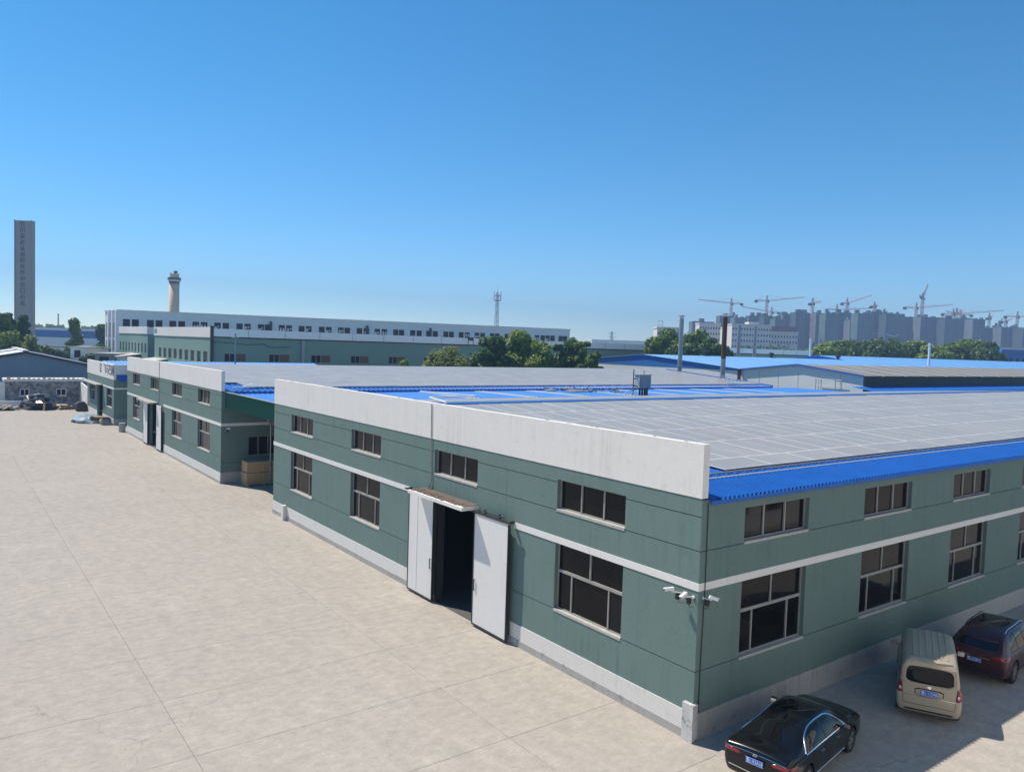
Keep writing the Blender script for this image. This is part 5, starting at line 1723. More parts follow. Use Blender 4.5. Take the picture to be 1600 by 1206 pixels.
def far_white(a, e, pt, D, label, rows, cols, mat='farwhite', pent=None, dep=14):
    p, q = at(a, pt, D), at(e, pt, D)
    d = ge(q, 0) - ge(p, 0); Ln = d.length; d.normalize(); nn = Vector((-d.y, d.x, 0))
    if nn.dot(p - CAM) < 0: nn = -nn
    H = p.z
    t = thing('far_building', label, 'building', ge((p + q) / 2, 0))
    c_ = ge((p + q) / 2, 0) + nn * dep / 2
    b = MB(); b.obox(c_ + Vector((0, 0, H / 2)), d * Ln / 2, nn * dep / 2, (0, 0, H / 2)); b.build('wall', M[mat], t)
    b = MB(); b.obox(c_ + Vector((0, 0, H + .5)), d * (Ln / 2 + .4), nn * (dep / 2 + .4), (0, 0, .5)); b.build('roof', M[mat], t)
    wm_ = MB(); ww = Ln / cols * .22
    wm_.obox((0, 0, 0), d * ww, nn * .06, (0, 0, .85))
    me = wm_.mesh('window', M['panefar'])
    for r_ in range(rows):
        for c2 in range(cols):
            u = -Ln / 2 + Ln * (c2 + .5) / cols
            place(me, 'window', t, c_ - nn * (dep / 2 + .05) + d * u + Vector((0, 0, H - 3.2 - 4.6 * r_)) - world_loc(t))
    if pent:
        pa, pe, ppt = pent
        p2, q2 = at(pa, ppt, D), at(pe, ppt, D)
        cc = ge((p2 + q2) / 2, (p2.z + H) / 2) + nn * dep / 2
        b = MB(); b.obox(cc, d * (ge(q2, 0) - ge(p2, 0)).length / 2, nn * dep * .4, (0, 0, (p2.z - H) / 2)); b.build('penthouse', M[mat], t)
    return t
far_white(1093, 1126, 506, 640, 'pale far building behind the tree mass, left of the rusty flue', 4, 8)
far_white(1129, 1146, 513, 660, 'narrow pale far building right behind the rusty flue', 3, 4)
far_white(1144, 1206, 507.5, 620, 'largest pale far building with a stepped penthouse', 5, 14, pent=(1171, 1187, 503))
far_white(1205, 1247, 519.5, 630, 'lower pale wing with a row of windows, right of the largest pale far building', 2, 9)
far_white(1205, 1246, 511.5, 700, 'dull red clad far building above the lower pale wing', 1, 6, mat='farred')
fw1 = far_white(1027, 1062, 513, 520, 'white far building with a steel portal on its roof', 3, 7)
q = at(1032, 500, 520); h0 = at(1032, 513, 520).z
b = MB()
for s_ in (-1, 1):
    b.tube(ge(q, h0) + CR * s_ * 1.4, ge(q, q.z) + CR * s_ * 1.4, .3, n=4)
for zz in (q.z - .6, q.z - 3.4):
    b.tube(ge(q, zz) - CR * 1.4, ge(q, zz) + CR * 1.4, .25, n=4)
b.build('roof_portal', M['gwhite'], fw1)
far_white(1556, 1610, 546, 330, 'pale red and white building at the right edge behind the trees', 1, 6, mat='farwhite')
far_white(1566, 1615, 550, 300, 'blue fronted low building at the right picture edge', 1, 5, mat='bluewall')
far_white(925, 1010, 532, 700, 'faint low grey building on the horizon behind the white gutter', 1, 14, mat='gwhite', dep=30)

def crane(px, pt, jib_px, jib_py, cj_px, D, label, luff=False, cj_py=None, mats=('cranew', 'craned')):
    m0 = at(px, pt, D)
    t = thing('tower_crane', label, 'crane', (m0.x, m0.y, 0), 0, 'tower cranes on the far construction site')
    H = m0.z
    pj = at(jib_px, jib_py, D); pc = at(cj_px, cj_py or pt + 1, D)
    b = MB(); lattice(b, (m0.x, m0.y, 0), (m0.x, m0.y, H - 2), 2.2, 2.2, int(H / 3.2), .26, .17)
    b.build('mast', M[mats[0]], t)
    base = Vector((m0.x, m0.y, H - 3))
    dirj = (pj - base); 
    b = MB(); lattice(b, base + dirj * .02, pj, 1.4, .9, 14, .13, .08)
    b.build('jib', M[mats[0]], t)
    cb = Vector((pc.x, pc.y, H - 3 if not luff else pc.z))
    b = MB(); lattice(b, base, cb, 1.4, 1.2, 4, .16, .1)
    b.build('counter_jib', M[mats[0]], t)
    ds = (cb - base); ds = ds.normalized() if ds.length > .1 else CR
    b = MB(); b.obox(cb - Vector((0, 0, 1.2)), ds * 1.9, ds.cross(Vector((0, 0, 1))) * .9, (0, 0, 1.5)); b.build('counterweight', M['craned'], t)
    b = MB(); lattice(b, base, (m0.x, m0.y, H + 3.5), 1.8, .4, 3, .3, .18); b.build('tower_head', M[mats[0]], t)
    apx = Vector((m0.x, m0.y, H + 3.5))
    b = MB(); b.tube(apx, base + dirj * .6, .09, n=3); b.tube(apx, cb, .09, n=3); b.build('tie_bar', M['craned'], t)
    b = MB(); b.obox(base + Vector((0, 0, -1.2)) + CR * 1.6, CR * .9, CF * .9, (0, 0, 1.1)); b.build('cab', M['craned'], t)
    return t
DC = 960
crane(1143, 470, 1090.5, 468, 1159, DC, 'crane with its long jib pointing left, leftmost on the site')
crane(1198.6, 466, 1257, 464.5, 1181.6, DC - 20, 'tall crane with its long jib pointing right above the pale building')
crane(1205.8, 484, 1159, 479, 1217, DC + 20, 'lower crane close behind the tall right pointing one')
crane(1270, 470, 1283, 471, 1266, DC - 60, 'crane with short foreshortened jib in the gap between the blocks')
crane(1308, 480, 1361.7, 481.5, 1292, DC + 10, 'low crane with a thin level jib pointing right')
crane(1324, 470, 1361.7, 461.5, 1316, DC, 'crane with its jib raised slightly to the right')
crane(1366.5, 475, 1372, 477, 1361, DC, 'stubby crane with its jib end on above the netted blocks')
crane(1432, 477, 1488.6, 476, 1414, DC, 'crane left of the tallest crane with a long level jib')
crane(1442, 462, 1450, 444.5, 1439, DC - 30, 'tallest crane with its dark jib raised steeply', True, 463, mats=('craner', 'craned'))
crane(1489.6, 487, 1569, 485, 1473, DC, 'crane with the longest level jib right of the tallest crane')
crane(1495, 485, 1504, 487, 1490, DC + 15, 'middle crane of the close trio right of the tallest crane')
crane(1501, 488, 1478, 486, 1518, DC + 30, 'right crane of the close trio with a counterweight to the right')
crane(1546, 493, 1551, 494, 1543, DC, 'small slim crane alone near the right end of the site')
crane(1561, 505, 1566, 498, 1557, DC, 'small dark luffing crane on the low right block', True, 506, mats=('craned', 'craned'))
crane(1571.5, 499, 1582, 498, 1565, DC + 30, 'small pale crane second from the right edge')
crane(1590, 491, 1625, 493, 1571, DC, 'crane at the right picture edge with counterweight to the left')

# ------------------------------------------------------------------ vehicles
def cr_interp(P, n):
    """Catmull-Rom through a list of tuples"""
    out = []
    m = len(P)
    for i in range(m - 1):
        p0, p1, p2, p3 = P[max(i - 1, 0)], P[i], P[i + 1], P[min(i + 2, m - 1)]
        for k in range(n):
            t_ = k / n
            out.append(tuple(.5 * ((2 * b) + (-a + c) * t_ + (2 * a - 5 * b + 4 * c - d) * t_ ** 2 + (-a + 3 * b - 3 * c + d) * t_ ** 3) for a, b, c, d in zip(p0, p1, p2, p3)))
    out.append(P[-1])
    return out

def car_body(stations, crown=.03, shoulder=.06):
    """stations: (x, zbot, wsill, wbelt, zbelt, ztop, wtop) -> verts, faces (closed)"""
    S = cr_interp(stations, 6)
    rings = []
    for (x, zb, ws, wb, zl, zt, wt) in S:
        zl = min(zl, zt - .02)
        p = [(0, zb), (ws * .8, zb), (ws, zb + .07), (wb, zb + (zl - zb) * .5), (wb * .992, zl - shoulder), (wb * .955, zl),
             (wt + (wb * .955 - wt) * .45, zl + (zt - zl) * .55), (wt, zt - (zt - zl) * .14), (wt * .86, zt - (zt - zl) * .02), (wt * .45, zt + crown * .7), (0, zt + crown)]
        q = cr_interp(p, 3)
        ring = [(x, y, z) for y, z in q] + [(x, -y, z) for y, z in reversed(q[1:-1])]
        rings.append(ring)
    n = len(rings[0])
    vs = [v for r_ in rings for v in r_]
    fs = []
    for i in range(len(rings) - 1):
        for j in range(n):
            fs.append((i * n + j, i * n + (j + 1) % n, (i + 1) * n + (j + 1) % n, (i + 1) * n + j))
    fs.append(tuple(range(n))); fs.append(tuple(range((len(rings) - 1) * n + n - 1, (len(rings) - 1) * n - 1, -1)))
    return vs, fs

class Car:
    def __init__(s, name, label, cat, loc, head, stations, mat, group='vehicles parked beside the shaded wall', scale=1.06, **kw):
        s.root = thing(name, label, cat, loc, head, group)
        vs, fs = car_body(stations, **kw)
        s.bvh = BVHTree.FromPolygons([Vector(v) for v in vs], fs)
        me = bpy.data.meshes.new('body'); me.from_pydata(vs, [], fs)
        bm = bmesh.new(); bm.from_mesh(me); bmesh.ops.recalc_face_normals(bm, faces=bm.faces); bm.to_mesh(me); bm.free()
        me.materials.append(mat)
        me.polygons.foreach_set('use_smooth', [True] * len(me.polygons))
        s.body = bpy.data.objects.new('body', me); COL.objects.link(s.body); s.body.parent = s.root
        s.mat = mat
        s.root.scale = (scale, scale, scale)
    def hit(s, o, d):
        h = s.bvh.ray_cast(Vector(o), Vector(d))
        return h
    def proj(s, view, a, b, off):
        if view == 'L': o, d = (a, 3, b), (0, -1, 0)
        elif view == 'R': o, d = (a, -3, b), (0, 1, 0)
        elif view == 'B': o, d = (-6, a, b), (1, 0, 0)
        elif view == 'F': o, d = (6, a, b), (-1, 0, 0)
        else: o, d = (a, b, 4), (0, 0, -1)
        h = s.hit(o, d)
        if h[0] is None:
            return None
        n_ = h[1]
        if n_.dot(Vector(d)) > 0: n_ = -n_
        return h[0] + n_ * off
    def patch(s, name, view, poly, mat, off=.006, smooth=2, parent=None, rings=6):
        P = [Vector(p) for p in poly]
        for _ in range(smooth):
            Q = []
            for i in range(len(P)):
                a, b = P[i], P[(i + 1) % len(P)]
                k = .14 if _ == 0 else .25
                Q += [a.lerp(b, k), a.lerp(b, 1 - k)]
            P = Q
        R_ = []
        for i in range(len(P)):
            a, b = P[i], P[(i + 1) % len(P)]
            m_ = max(1, int((b - a).length / .12))
            R_ += [a.lerp(b, k / m_) for k in range(m_)]
        c = sum(R_, Vector((0, 0))) / len(R_)
        n = len(R_); vs, fs = [], []
        for r_ in range(rings):
            f = 1 - r_ / rings
            for p in R_:
                q = c + (p - c) * f
                h = s.proj(view, q.x, q.y, off if r_ else off * .2)
                vs.append(h)
        hc = s.proj(view, c.x, c.y, off)
        vs.append(hc)
        for i, v in enumerate(vs):
            if v is None:
                vs[i] = vs[-1] if hc else Vector((0, 0, 0))
        for r_ in range(rings - 1):
            for i in range(n):
                fs.append((r_ * n + i, r_ * n + (i + 1) % n, (r_ + 1) * n + (i + 1) % n, (r_ + 1) * n + i))
        for i in range(n):
            fs.append(((rings - 1) * n + i, (rings - 1) * n + (i + 1) % n, rings * n))
        me = bpy.data.meshes.new(name); me.from_pydata(vs, [], fs); me.materials.append(mat)
        me.polygons.foreach_set('use_smooth', [True] * len(me.polygons))
        o = bpy.data.objects.new(name, me); COL.objects.link(o); o.parent = parent or s.root
        return o
    def strip(s, name, view, pts, w, mat, off=.006, parent=None, closed=False, curve=True):
        if curve and len(pts) > 2:
            pts = cr_interp(pts, 6)
        Q = []
        for a, b in zip(pts, pts[1:]):
            a, b = Vector(a), Vector(b); m_ = max(1, int((b - a).length / .08))
            Q += [a.lerp(b, k / m_) for k in range(m_)]
        Q.append(Vector(pts[-1]))
        vs, fs = [], []
        for i, p in enumerate(Q):
            t_ = (Q[min(i + 1, len(Q) - 1)] - Q[max(i - 1, 0)])
            t_.normalize() if t_.length else None
            nn = Vector((-t_.y, t_.x)) * w / 2
            for k, (q, of) in enumerate(((p - nn, off * .1), (p - nn * .7, off), (p + nn * .7, off), (p + nn, off * .1))):
                vs.append(s.proj(view, q.x, q.y, of) or (vs[-4] if len(vs) >= 4 else Vector((0, 0, .5))))
            if i:
                b0 = len(vs) - 8
                for k in range(3):
                    fs.append((b0 + k, b0 + k + 1, b0 + k + 5, b0 + k + 4))
        me = bpy.data.meshes.new(name); me.from_pydata(vs, [], fs); me.materials.append(mat)
        o = bpy.data.objects.new(name, me); COL.objects.link(o); o.parent = parent or s.root
        return o
    def wheels(s, xs, yo, r_, width, spokes=10, arch=.06, rim_mat='rim'):
        cm = MB()
        for x in xs:
            for sd in (-1, 1):
                cm.tube((x, sd * (yo - width - .06), r_ + .01), (x, sd * (yo + .6), r_ + .01), r_ + arch, n=28)
        co = cm.build('wheel_cutter', M['cartrim'])
        co.parent = s.root
        md = s.body.modifiers.new('arch', 'BOOLEAN'); md.operation = 'DIFFERENCE'; md.object = co; md.solver = 'EXACT'
        bpy.context.view_layer.update()
        dg = bpy.context.evaluated_depsgraph_get()
        me = bpy.data.meshes.new_from_object(s.body.evaluated_get(dg))
        s.body.modifiers.clear()
        if len(me.polygons) > 100:
            me.materials.clear(); me.materials.append(s.mat)
            me.polygons.foreach_set('use_smooth', [True] * len(me.polygons))
            try:
                me.set_sharp_from_angle(angle=R(35))
            except Exception:
                pass
            s.body.data = me
        bpy.data.objects.remove(co)
        # wheel meshes: axis along y, outer side +y
        ty = MB(); prof = [(r_ * .66, -width / 2), (r_ * .9, -width / 2), (r_, -width / 2 + .03), (r_, width / 2 - .03), (r_ * .93, width / 2), (r_ * .70, width / 2 + .004), (r_ * .66, width / 2 - .02)]
        n = 28; vs = []; fs = []
        for rr, yy in prof:
            for i in range(n):
                t_ = 2 * math.pi * i / n; vs.append((rr * math.cos(t_), yy, rr * math.sin(t_)))
        for k in range(len(prof) - 1):
            for i in range(n):
                fs.append((k * n + i, k * n + (i + 1) % n, (k + 1) * n + (i + 1) % n, (k + 1) * n + i))
        ty.faces(vs, fs); tm = ty.mesh('tyre', M['rubber'], smooth=True)
        rm = MB(); yb = width / 2 - .07
        vs = [(r_ * .67 * math.cos(2 * math.pi * i / n), yy, r_ * .67 * math.sin(2 * math.pi * i / n)) for yy in (-width / 2 + .02, width / 2 - .005) for i in range(n)]
        rm.faces(vs, [(i, (i + 1) % n, n + (i + 1) % n, n + i) for i in range(n)], 0)
        rm.faces([(r_ * .66 * math.cos(2 * math.pi * i / n), yb, r_ * .66 * math.sin(2 * math.pi * i / n)) for i in range(n)], [tuple(range(n))], 1)
        for k in range(spokes):
            a = 2 * math.pi * (k + (.18 if k % 2 else -.18)) / spokes
            d = Vector((math.cos(a), 0, math.sin(a))); e = Vector((-math.sin(a), 0, math.cos(a)))
            rm.obox(d * r_ * .38 + Vector((0, yb + .04, 0)), d * r_ * .29, e * r_ * .045, (0, .018, 0), 0)
        rm.obox((0, yb + .04, 0), (r_ * .13, 0, 0), (0, .025, 0), (0, 0, r_ * .13), 0)
        for k in range(n):
            a0, a1 = 2 * math.pi * k / n, 2 * math.pi * (k + 1) / n
            rm.poly([(r_ * f * math.cos(a), width / 2 - .006, r_ * f * math.sin(a)) for f, a in ((.67, a0), (.67, a1), (.61, a1), (.61, a0))], 0)
        rmm = rm.mesh('rim', [M[rim_mat], M['cartrim']])
        for x in xs:
            for sd in (1, -1):
                wh = place(tm, 'wheel', s.root, (x, sd * (yo - width / 2), r_), 0 if sd > 0 else math.pi)
                place(rmm, 'rim', wh, (0, 0, 0))
    def plate(s, txt, x, z, w=.44, h=.14, tilt=0.0, y=0):
        b = MB(); b.box(-.012, 0, -w / 2, w / 2, -h / 2, h / 2)
        p = place(b.mesh('license_plate', M['plate']), 'license_plate', s.root, (x, y, z), rot=(0, tilt, 0))
        me = text_mesh(txt, h * .8, M['platetext'], .001)
        xs = [v.co.x for v in me.vertices]; ww = max(xs) - min(xs)
        o = place(me, 'plate_lettering', p, (-.014, 0, -.003), rot=(math.pi / 2, 0, -math.pi / 2))
        o.scale = (w * .92 / ww, 1, 1)
        bd_ = MB()
        for (a, b_, c, d) in ((-w / 2 + .008, w / 2 - .008, h / 2 - .012, h / 2 - .007), (-w / 2 + .008, w / 2 - .008, -h / 2 + .007, -h / 2 + .012)):
            bd_.box(-.0145, -.0121, a, b_, c, d)
        place(bd_.mesh('plate_border', M['platetext']), 'plate_border', p, (0, 0, 0))
    def mirrors(s, x, y, z, mat):
        for sd in (1, -1):
            b = MB(); b.obox((x, sd * (y + .13), z), (.055, 0, 0), (0, .10, 0), (0, 0, .07)); b.obox((x + .02, sd * (y + .02), z - .04), (.03, 0, 0), (0, .06, 0), (0, 0, .02))
            me = b.mesh('side_mirror', mat)
            bm = bmesh.new(); bm.from_mesh(me); bmesh.ops.bevel(bm, geom=list(bm.edges), offset=.022, segments=2, affect='EDGES'); bm.to_mesh(me); bm.free()
            o = place(me, 'side_mirror', s.root, (0, 0, 0))
            b = MB(); b.obox((x - .057, sd * (y + .13), z), (.002, 0, 0), (0, .078, 0), (0, 0, .05))
            place(b.mesh('mirror_glass', M['chrome']), 'mirror_glass', o, (0, 0, 0))

# --- black sedan
sed = Car('sedan', 'black sedan with a sloping rear window parked at the wall corner', 'car', (1.80, -2.26, 0.0), R(9.5), [
    (-2.40, .40, .68, .76, .78, .86, .70), (-2.34, .30, .78, .85, .90, 1.00, .78), (-2.15, .25, .84, .90, .96, 1.07, .76), (-1.85, .22, .87, .92, .97, 1.11, .74), (-1.5, .21, .88, .925, .97, 1.20, .68), (-1.05, .2, .885, .925, .965, 1.345, .62),
    (-.5, .2, .885, .92, .955, 1.435, .60), (.05, .2, .885, .92, .945, 1.45, .60), (.5, .2, .885, .92, .935, 1.39, .61), (.95, .2, .885, .92, .92, 1.22, .65), (1.3, .2, .885, .915, .90, 1.03, .72), (1.65, .2, .88, .91, .86, .96, .74),
    (2.05, .22, .85, .88, .80, .89, .70), (2.3, .26, .78, .80, .70, .78, .62), (2.42, .36, .62, .64, .56, .62, .5)], M['carblack'], shoulder=.05)
sed.wheels((-1.42, 1.40), .915, .335, .215, 10)
sed.patch('rear_window', 'T', [(-1.83, -.56), (-1.83, .56), (-1.62, .60), (-.98, .50), (-.98, -.50), (-1.62, -.60)], M['carglass'], .008)
sed.patch('sunroof', 'T', [(-.55, -.44), (-.55, .44), (.30, .44), (.30, -.44)], M['carglass'], .006)
sed.patch('windshield', 'T', [(.46, -.52), (.46, .52), (1.22, .66), (1.30, 0), (1.22, -.66)], M['carglass'], .008)
for v_ in 'LR':
    sw_ = sed.patch('side_window', v_, [(-1.42, .985), (-1.05, .985), (.9, .965), (.62, 1.16), (.28, 1.33), (-.2, 1.375), (-.75, 1.34), (-1.15, 1.21)], M['carglass'], .008, smooth=1)
    sed.strip('chrome_trim', v_, [(.92, .955), (.60, 1.18), (.25, 1.355), (-.2, 1.40), (-.77, 1.365), (-1.20, 1.225), (-1.50, .99)], .028, M['chrome'], .012)
    sed.strip('chrome_trim', v_, [(-1.50, .975), (-.4, .965), (.95, .945)], .03, M['chrome'], .012)
    sed.strip('door_pillar', v_, [(-.28, .98), (-.30, 1.37)], .07, M['cartrim'], .014, sw_)
    sed.strip('door_pillar', v_, [(-1.06, .99), (-1.02, 1.24)], .04, M['cartrim'], .014, sw_)
    for a in (-.28, .92, -1.15):
        sed.strip('door_seam', v_, [(a, .93), (a + .02, .6), (a + (.05 if a > -1 else .12), .32)], .012, M['dark'], .003)
    for a in (-.62, .42):
        sed.strip('door_handle', v_, [(a - .1, .80), (a + .1, .795)], .026, M['chrome'], .03, curve=False)
    sed.strip('sill_trim', v_, [(-1.0, .27), (1.0, .27)], .03, M['chrome'], .008, curve=False)
for sd in (1, -1):
    sed.patch('tail_light', 'B', [(sd * .86, .82), (sd * .80, .93), (sd * .40, .90), (sd * .42, .83)], M['lamp'], .012, smooth=1)
    sed.patch('tail_light', 'L' if sd > 0 else 'R', [(-2.33, .82), (-2.30, .92), (-2.02, .93), (-2.10, .86)], M['lamp'], .010, smooth=1)
sed.strip('chrome_trim', 'B', [(-.76, .925), (-.3, .955), (.3, .955), (.76, .925)], .010, M['chrome'], .008)
sed.strip('bumper_trim', 'B', [(-.70, .50), (0, .47), (.70, .50)], .03, M['chrome'], .012)
sed.strip('trunk_seam', 'B', [(-.80, .70), (0, .68), (.80, .70)], .012, M['dark'], .003)
sed.plate('鲁L·R3A18', -2.455, .80, .46, .15, .0)
em = MB()
for k in range(22):
    if k in (15, 16):
        continue
    a0, a1 = 2 * math.pi * k / 22, 2 * math.pi * (k + 1) / 22
    em.faces([(xx, f * math.sin(a), f * math.cos(a)) for xx in (-.012, 0) for f, a in ((.062, a0), (.062, a1), (.042, a1), (.042, a0))], [(0, 1, 2, 3), (0, 4, 5, 1), (2, 6, 7, 3)])
em.box(-.012, 0, -.012, .012, -.05, .02)
place(em.mesh('emblem', M['chrome']), 'emblem', sed.root, (-2.425, 0, .935), rot=(0, R(-12), 0))
sed.mirrors(.78, .90, 1.0, M['carblack'])
an = MB(); an.obox((-.82, 0, 1.44), (.08, 0, -.01), (0, .02, 0), (.02, 0, .035))
place(an.mesh('roof_fin', M['carblack']), 'roof_fin', sed.root, (0, 0, 0))

# --- champagne van
van = Car('van', 'champagne gold minivan with a ribbed roof parked at an angle', 'van', (9.16, -2.36, 0), R(26.5), [
    (-2.08, .42, .66, .72, .92, 1.66, .62), (-2.05, .32, .74, .80, .98, 1.76, .66), (-1.95, .26, .79, .83, 1.02, 1.81, .68), (-1.6, .24, .80, .835, 1.03, 1.83, .69), (-.8, .23, .80, .835, 1.03, 1.84, .69), (.2, .23, .80, .835, 1.03, 1.835, .69),
    (.8, .23, .80, .835, 1.03, 1.80, .68), (1.15, .24, .80, .835, 1.02, 1.66, .67), (1.5, .25, .80, .83, 1.00, 1.42, .69), (1.75, .27, .78, .81, .96, 1.14, .70), (1.98, .32, .74, .77, .86, .96, .64), (2.08, .42, .62, .66, .70, .80, .5)], M['cargold'], scale=1.09, crown=.025, shoulder=.04)
van.wheels((-1.30, 1.30), .83, .30, .19, 8)
van.patch('rear_window', 'B', [(-.62, 1.24), (-.50, 1.15), (.50, 1.15), (.62, 1.24), (.585, 1.64), (-.585, 1.64)], M['carglass'], .012)
van.patch('windshield', 'T', [(1.05, -.56), (1.05, .56), (1.72, .62), (1.72, -.62)], M['carglass'], .008)
for v_ in 'LR':
    van.patch('side_window', v_, [(-1.82, 1.12), (-.92, 1.10), (-.92, 1.62), (-1.70, 1.60)], M['carglass'], .01, smooth=1)
    van.patch('side_window', v_, [(-.82, 1.10), (.12, 1.09), (.12, 1.63), (-.82, 1.62)], M['carglass'], .01, smooth=1)
    van.patch('side_window', v_, [(.24, 1.09), (1.42, 1.06), (1.02, 1.58), (.24, 1.63)], M['carglass'], .01, smooth=1)
    for a in (-.87, .18, 1.0):
        van.strip('door_seam', v_, [(a, 1.02), (a, .34)], .014, M['dark'], .003, curve=False)
    van.strip('door_handle', v_, [(-.05, .93), (.1, .93)], .03, M['cartrim'], .03, curve=False)
for y_ in (-.44, -.27, -.09, .09, .27, .44):
    van.strip('roof_rib', 'T', [(-1.82, y_), (.75, y_)], .06, M['cargold'], .015, curve=False)
van.strip('roof_lip', 'T', [(-1.98, -.52), (-2.02, 0), (-1.98, .52)], .09, M['cargold'], .04)
for sd in (1, -1):
    tl = van.patch('tail_light', 'B', [(sd * .795, .80), (sd * .795, 1.20), (sd * .70, 1.16), (sd * .68, .80)], M['lamp'], .014, smooth=1)
    van.patch('tail_light', 'L' if sd > 0 else 'R', [(-2.06, .80), (-2.04, 1.2), (-1.95, 1.16), (-1.96, .80)], M['lamp'], .012, smooth=1)
    van.patch('reverse_lamp', 'B', [(sd * .77, .88), (sd * .77, .98), (sd * .71, .98), (sd * .71, .88)], M['lampw'], .02, smooth=1, parent=tl)
van.strip('tailgate_seam', 'B', [(-.70, 1.12), (-.67, .76), (-.66, .52), (.66, .52), (.67, .76), (.70, 1.12)], .012, M['dark'], .004, curve=False)
van.strip('tailgate_trim', 'B', [(-.68, .775), (.68, .775)], .028, M['chrome'], .014, curve=False)
van.strip('window_trim', 'B', [(-.64, 1.66), (-.67, 1.3), (-.52, 1.13), (0, 1.115), (.52, 1.13), (.67, 1.3), (.64, 1.66), (0, 1.68), (-.64, 1.66)], .045, M['cargold'], .016)
van.patch('plate_recess', 'B', [(-.37, .80), (.37, .80), (.37, 1.01), (-.37, 1.01)], M['rubber'], .005, smooth=1)
van.patch('plate_panel', 'B', [(-.35, .805), (.35, .805), (.35, .985), (-.35, .985)], M['cargold'], .01, smooth=1)
van.plate('鲁L·11D48', -2.10, .895, .44, .145, R(4))
em = MB(); em.lathe([(.055, 0), (.05, .012)], n=14)
place(em.mesh('emblem', M['chrome']), 'emblem', van.root, (-2.085, 0, 1.075), rot=(0, R(-82), 0))
van.strip('bumper_trim', 'B', [(-.62, .36), (.62, .36)], .05, M['cartrim'], .01, curve=False)
van.mirrors(1.22, .83, 1.12, M['cargold'])

# --- burgundy SUV
suv = Car('suv', 'dark burgundy suv with roof rails parked farthest along the wall', 'car', (14.32, -2.5, 0), R(5.5), [
    (-2.36, .46, .72, .80, .96, 1.10, .72), (-2.30, .36, .82, .90, 1.02, 1.18, .76), (-2.1, .3, .88, .935, 1.05, 1.34, .72), (-1.8, .27, .90, .945, 1.05, 1.53, .68), (-1.4, .26, .905, .945, 1.05, 1.63, .665), (-.7, .25, .905, .945, 1.04, 1.68, .66), (0, .25, .905, .945, 1.02, 1.685, .66),
    (.45, .25, .905, .945, 1.01, 1.62, .67), (.95, .25, .905, .94, 1.0, 1.38, .70), (1.3, .26, .90, .935, .98, 1.14, .76), (1.7, .27, .89, .92, .96, 1.05, .76), (2.1, .3, .85, .88, .88, .98, .70), (2.32, .36, .74, .78, .74, .84, .6), (2.40, .46, .6, .64, .6, .68, .5)], M['carred'], shoulder=.05)
suv.wheels((-1.36, 1.36), .935, .37, .235, 10, arch=.07)
suv.patch('rear_window', 'B', [(-.66, 1.19), (.66, 1.19), (.60, 1.50), (-.60, 1.50)], M['carglass'], .012)
suv.patch('sunroof', 'T', [(-1.0, -.46), (-1.0, .46), (.25, .46), (.25, -.46)], M['carglass'], .006)
suv.patch('windshield', 'T', [(.45, -.56), (.45, .56), (1.22, .70), (1.22, -.70)], M['carglass'], .008)
for v_ in 'LR':
    sw_ = suv.patch('side_window', v_, [(-1.72, 1.12), (-1.0, 1.085), (.92, 1.05), (.55, 1.40), (.2, 1.56), (-.7, 1.60), (-1.35, 1.55)], M['carglass'], .008, smooth=1)
    suv.strip('chrome_trim', v_, [(-1.74, 1.105), (-.5, 1.055), (.95, 1.03)], .025, M['cartrim'], .012)
    for a in (-.95, -.2):
        suv.strip('door_pillar', v_, [(a, 1.08), (a - .02, 1.58)], .06, M['cartrim'], .014, sw_)
    for a in (-1.0, -.18, .95):
        suv.strip('door_seam', v_, [(a, 1.02), (a, .38)], .012, M['dark'], .003, curve=False)
    for a in (-.62, .3):
        suv.strip('door_handle', v_, [(a - .1, .90), (a + .1, .895)], .028, M['chrome'], .03, curve=False)
    suv.strip('wheel_cladding', v_, [(-.92, .33), (.92, .33)], .1, M['cartrim'], .012, curve=False)
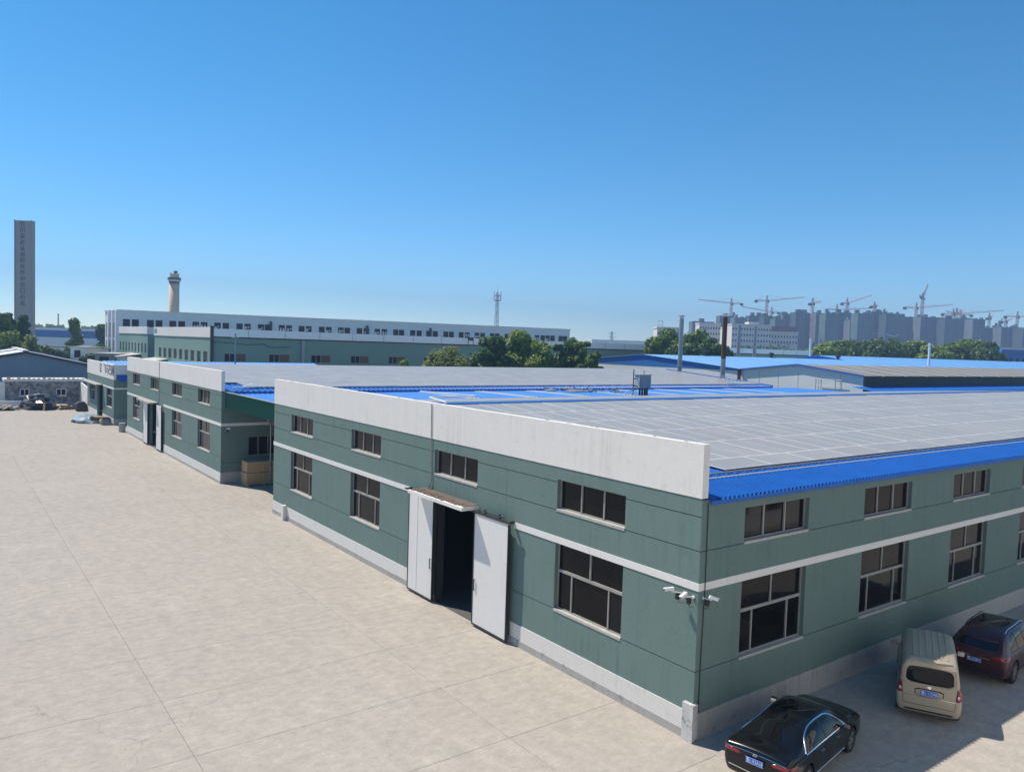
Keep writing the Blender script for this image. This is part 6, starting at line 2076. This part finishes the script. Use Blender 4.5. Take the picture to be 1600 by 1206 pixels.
for sd in (1, -1):
    suv.patch('tail_light', 'B', [(sd * .90, .92), (sd * .86, 1.08), (sd * .46, 1.03), (sd * .50, .95)], M['lamp'], .012, smooth=1)
    suv.patch('tail_light', 'L' if sd > 0 else 'R', [(-2.28, .93), (-2.24, 1.08), (-1.9, 1.09), (-2.0, .98)], M['lamp'], .01, smooth=1)
    rr = MB(); rr.path([(-1.5, sd * .60, 1.62), (-1.25, sd * .60, 1.70), (.1, sd * .60, 1.73), (.4, sd * .60, 1.66)], .018, 6)
    place(rr.mesh('roof_rail', M['chrome' if sd < 0 else 'cartrim']), 'roof_rail', suv.root, (0, 0, 0))
suv.strip('spoiler', 'T', [(-1.92, -.56), (-2.0, 0), (-1.92, .56)], .18, M['carred'], .035)
suv.strip('bumper_trim', 'B', [(-.80, .50), (0, .48), (.80, .50)], .12, M['cartrim'], .012)
suv.strip('chrome_trim', 'B', [(-.45, .90), (.45, .90)], .022, M['chrome'], .012, curve=False)
suv.strip('tailgate_seam', 'B', [(-.74, 1.1), (-.70, .66), (.70, .66), (.74, 1.1)], .012, M['dark'], .003, curve=False)
suv.plate('鲁L·K28M1', -2.40, .80, .44, .14, 0)
an = MB(); an.obox((-1.3, 0, 1.70), (.09, 0, -.01), (0, .02, 0), (.03, 0, .04))
place(an.mesh('roof_fin', M['carred']), 'roof_fin', suv.root, (0, 0, 0))
suv.mirrors(.82, .93, 1.12, M['carred'])

# ------------------------------------------------------------------ haze
HD = 0.00056
hz = MB(); hz.box(-1500, 1700, -300, 1600, -1.2, 120)
hm = bpy.data.materials.new('haze')
hm.use_nodes = True
ht = hm.node_tree
ht.nodes.remove(ht.nodes['Principled BSDF'])
pv = ht.nodes.new('ShaderNodeVolumePrincipled')
pv.inputs['Color'].default_value = (0.38, 0.54, 0.80, 1)
pv.inputs['Density'].default_value = HD
pv.inputs['Anisotropy'].default_value = 0.0
ht.links.new(pv.outputs[0], ht.nodes['Material Output'].inputs['Volume'])
hm.cycles.homogeneous_volume = True
tag(hz.build('haze', hm), kind='stuff')
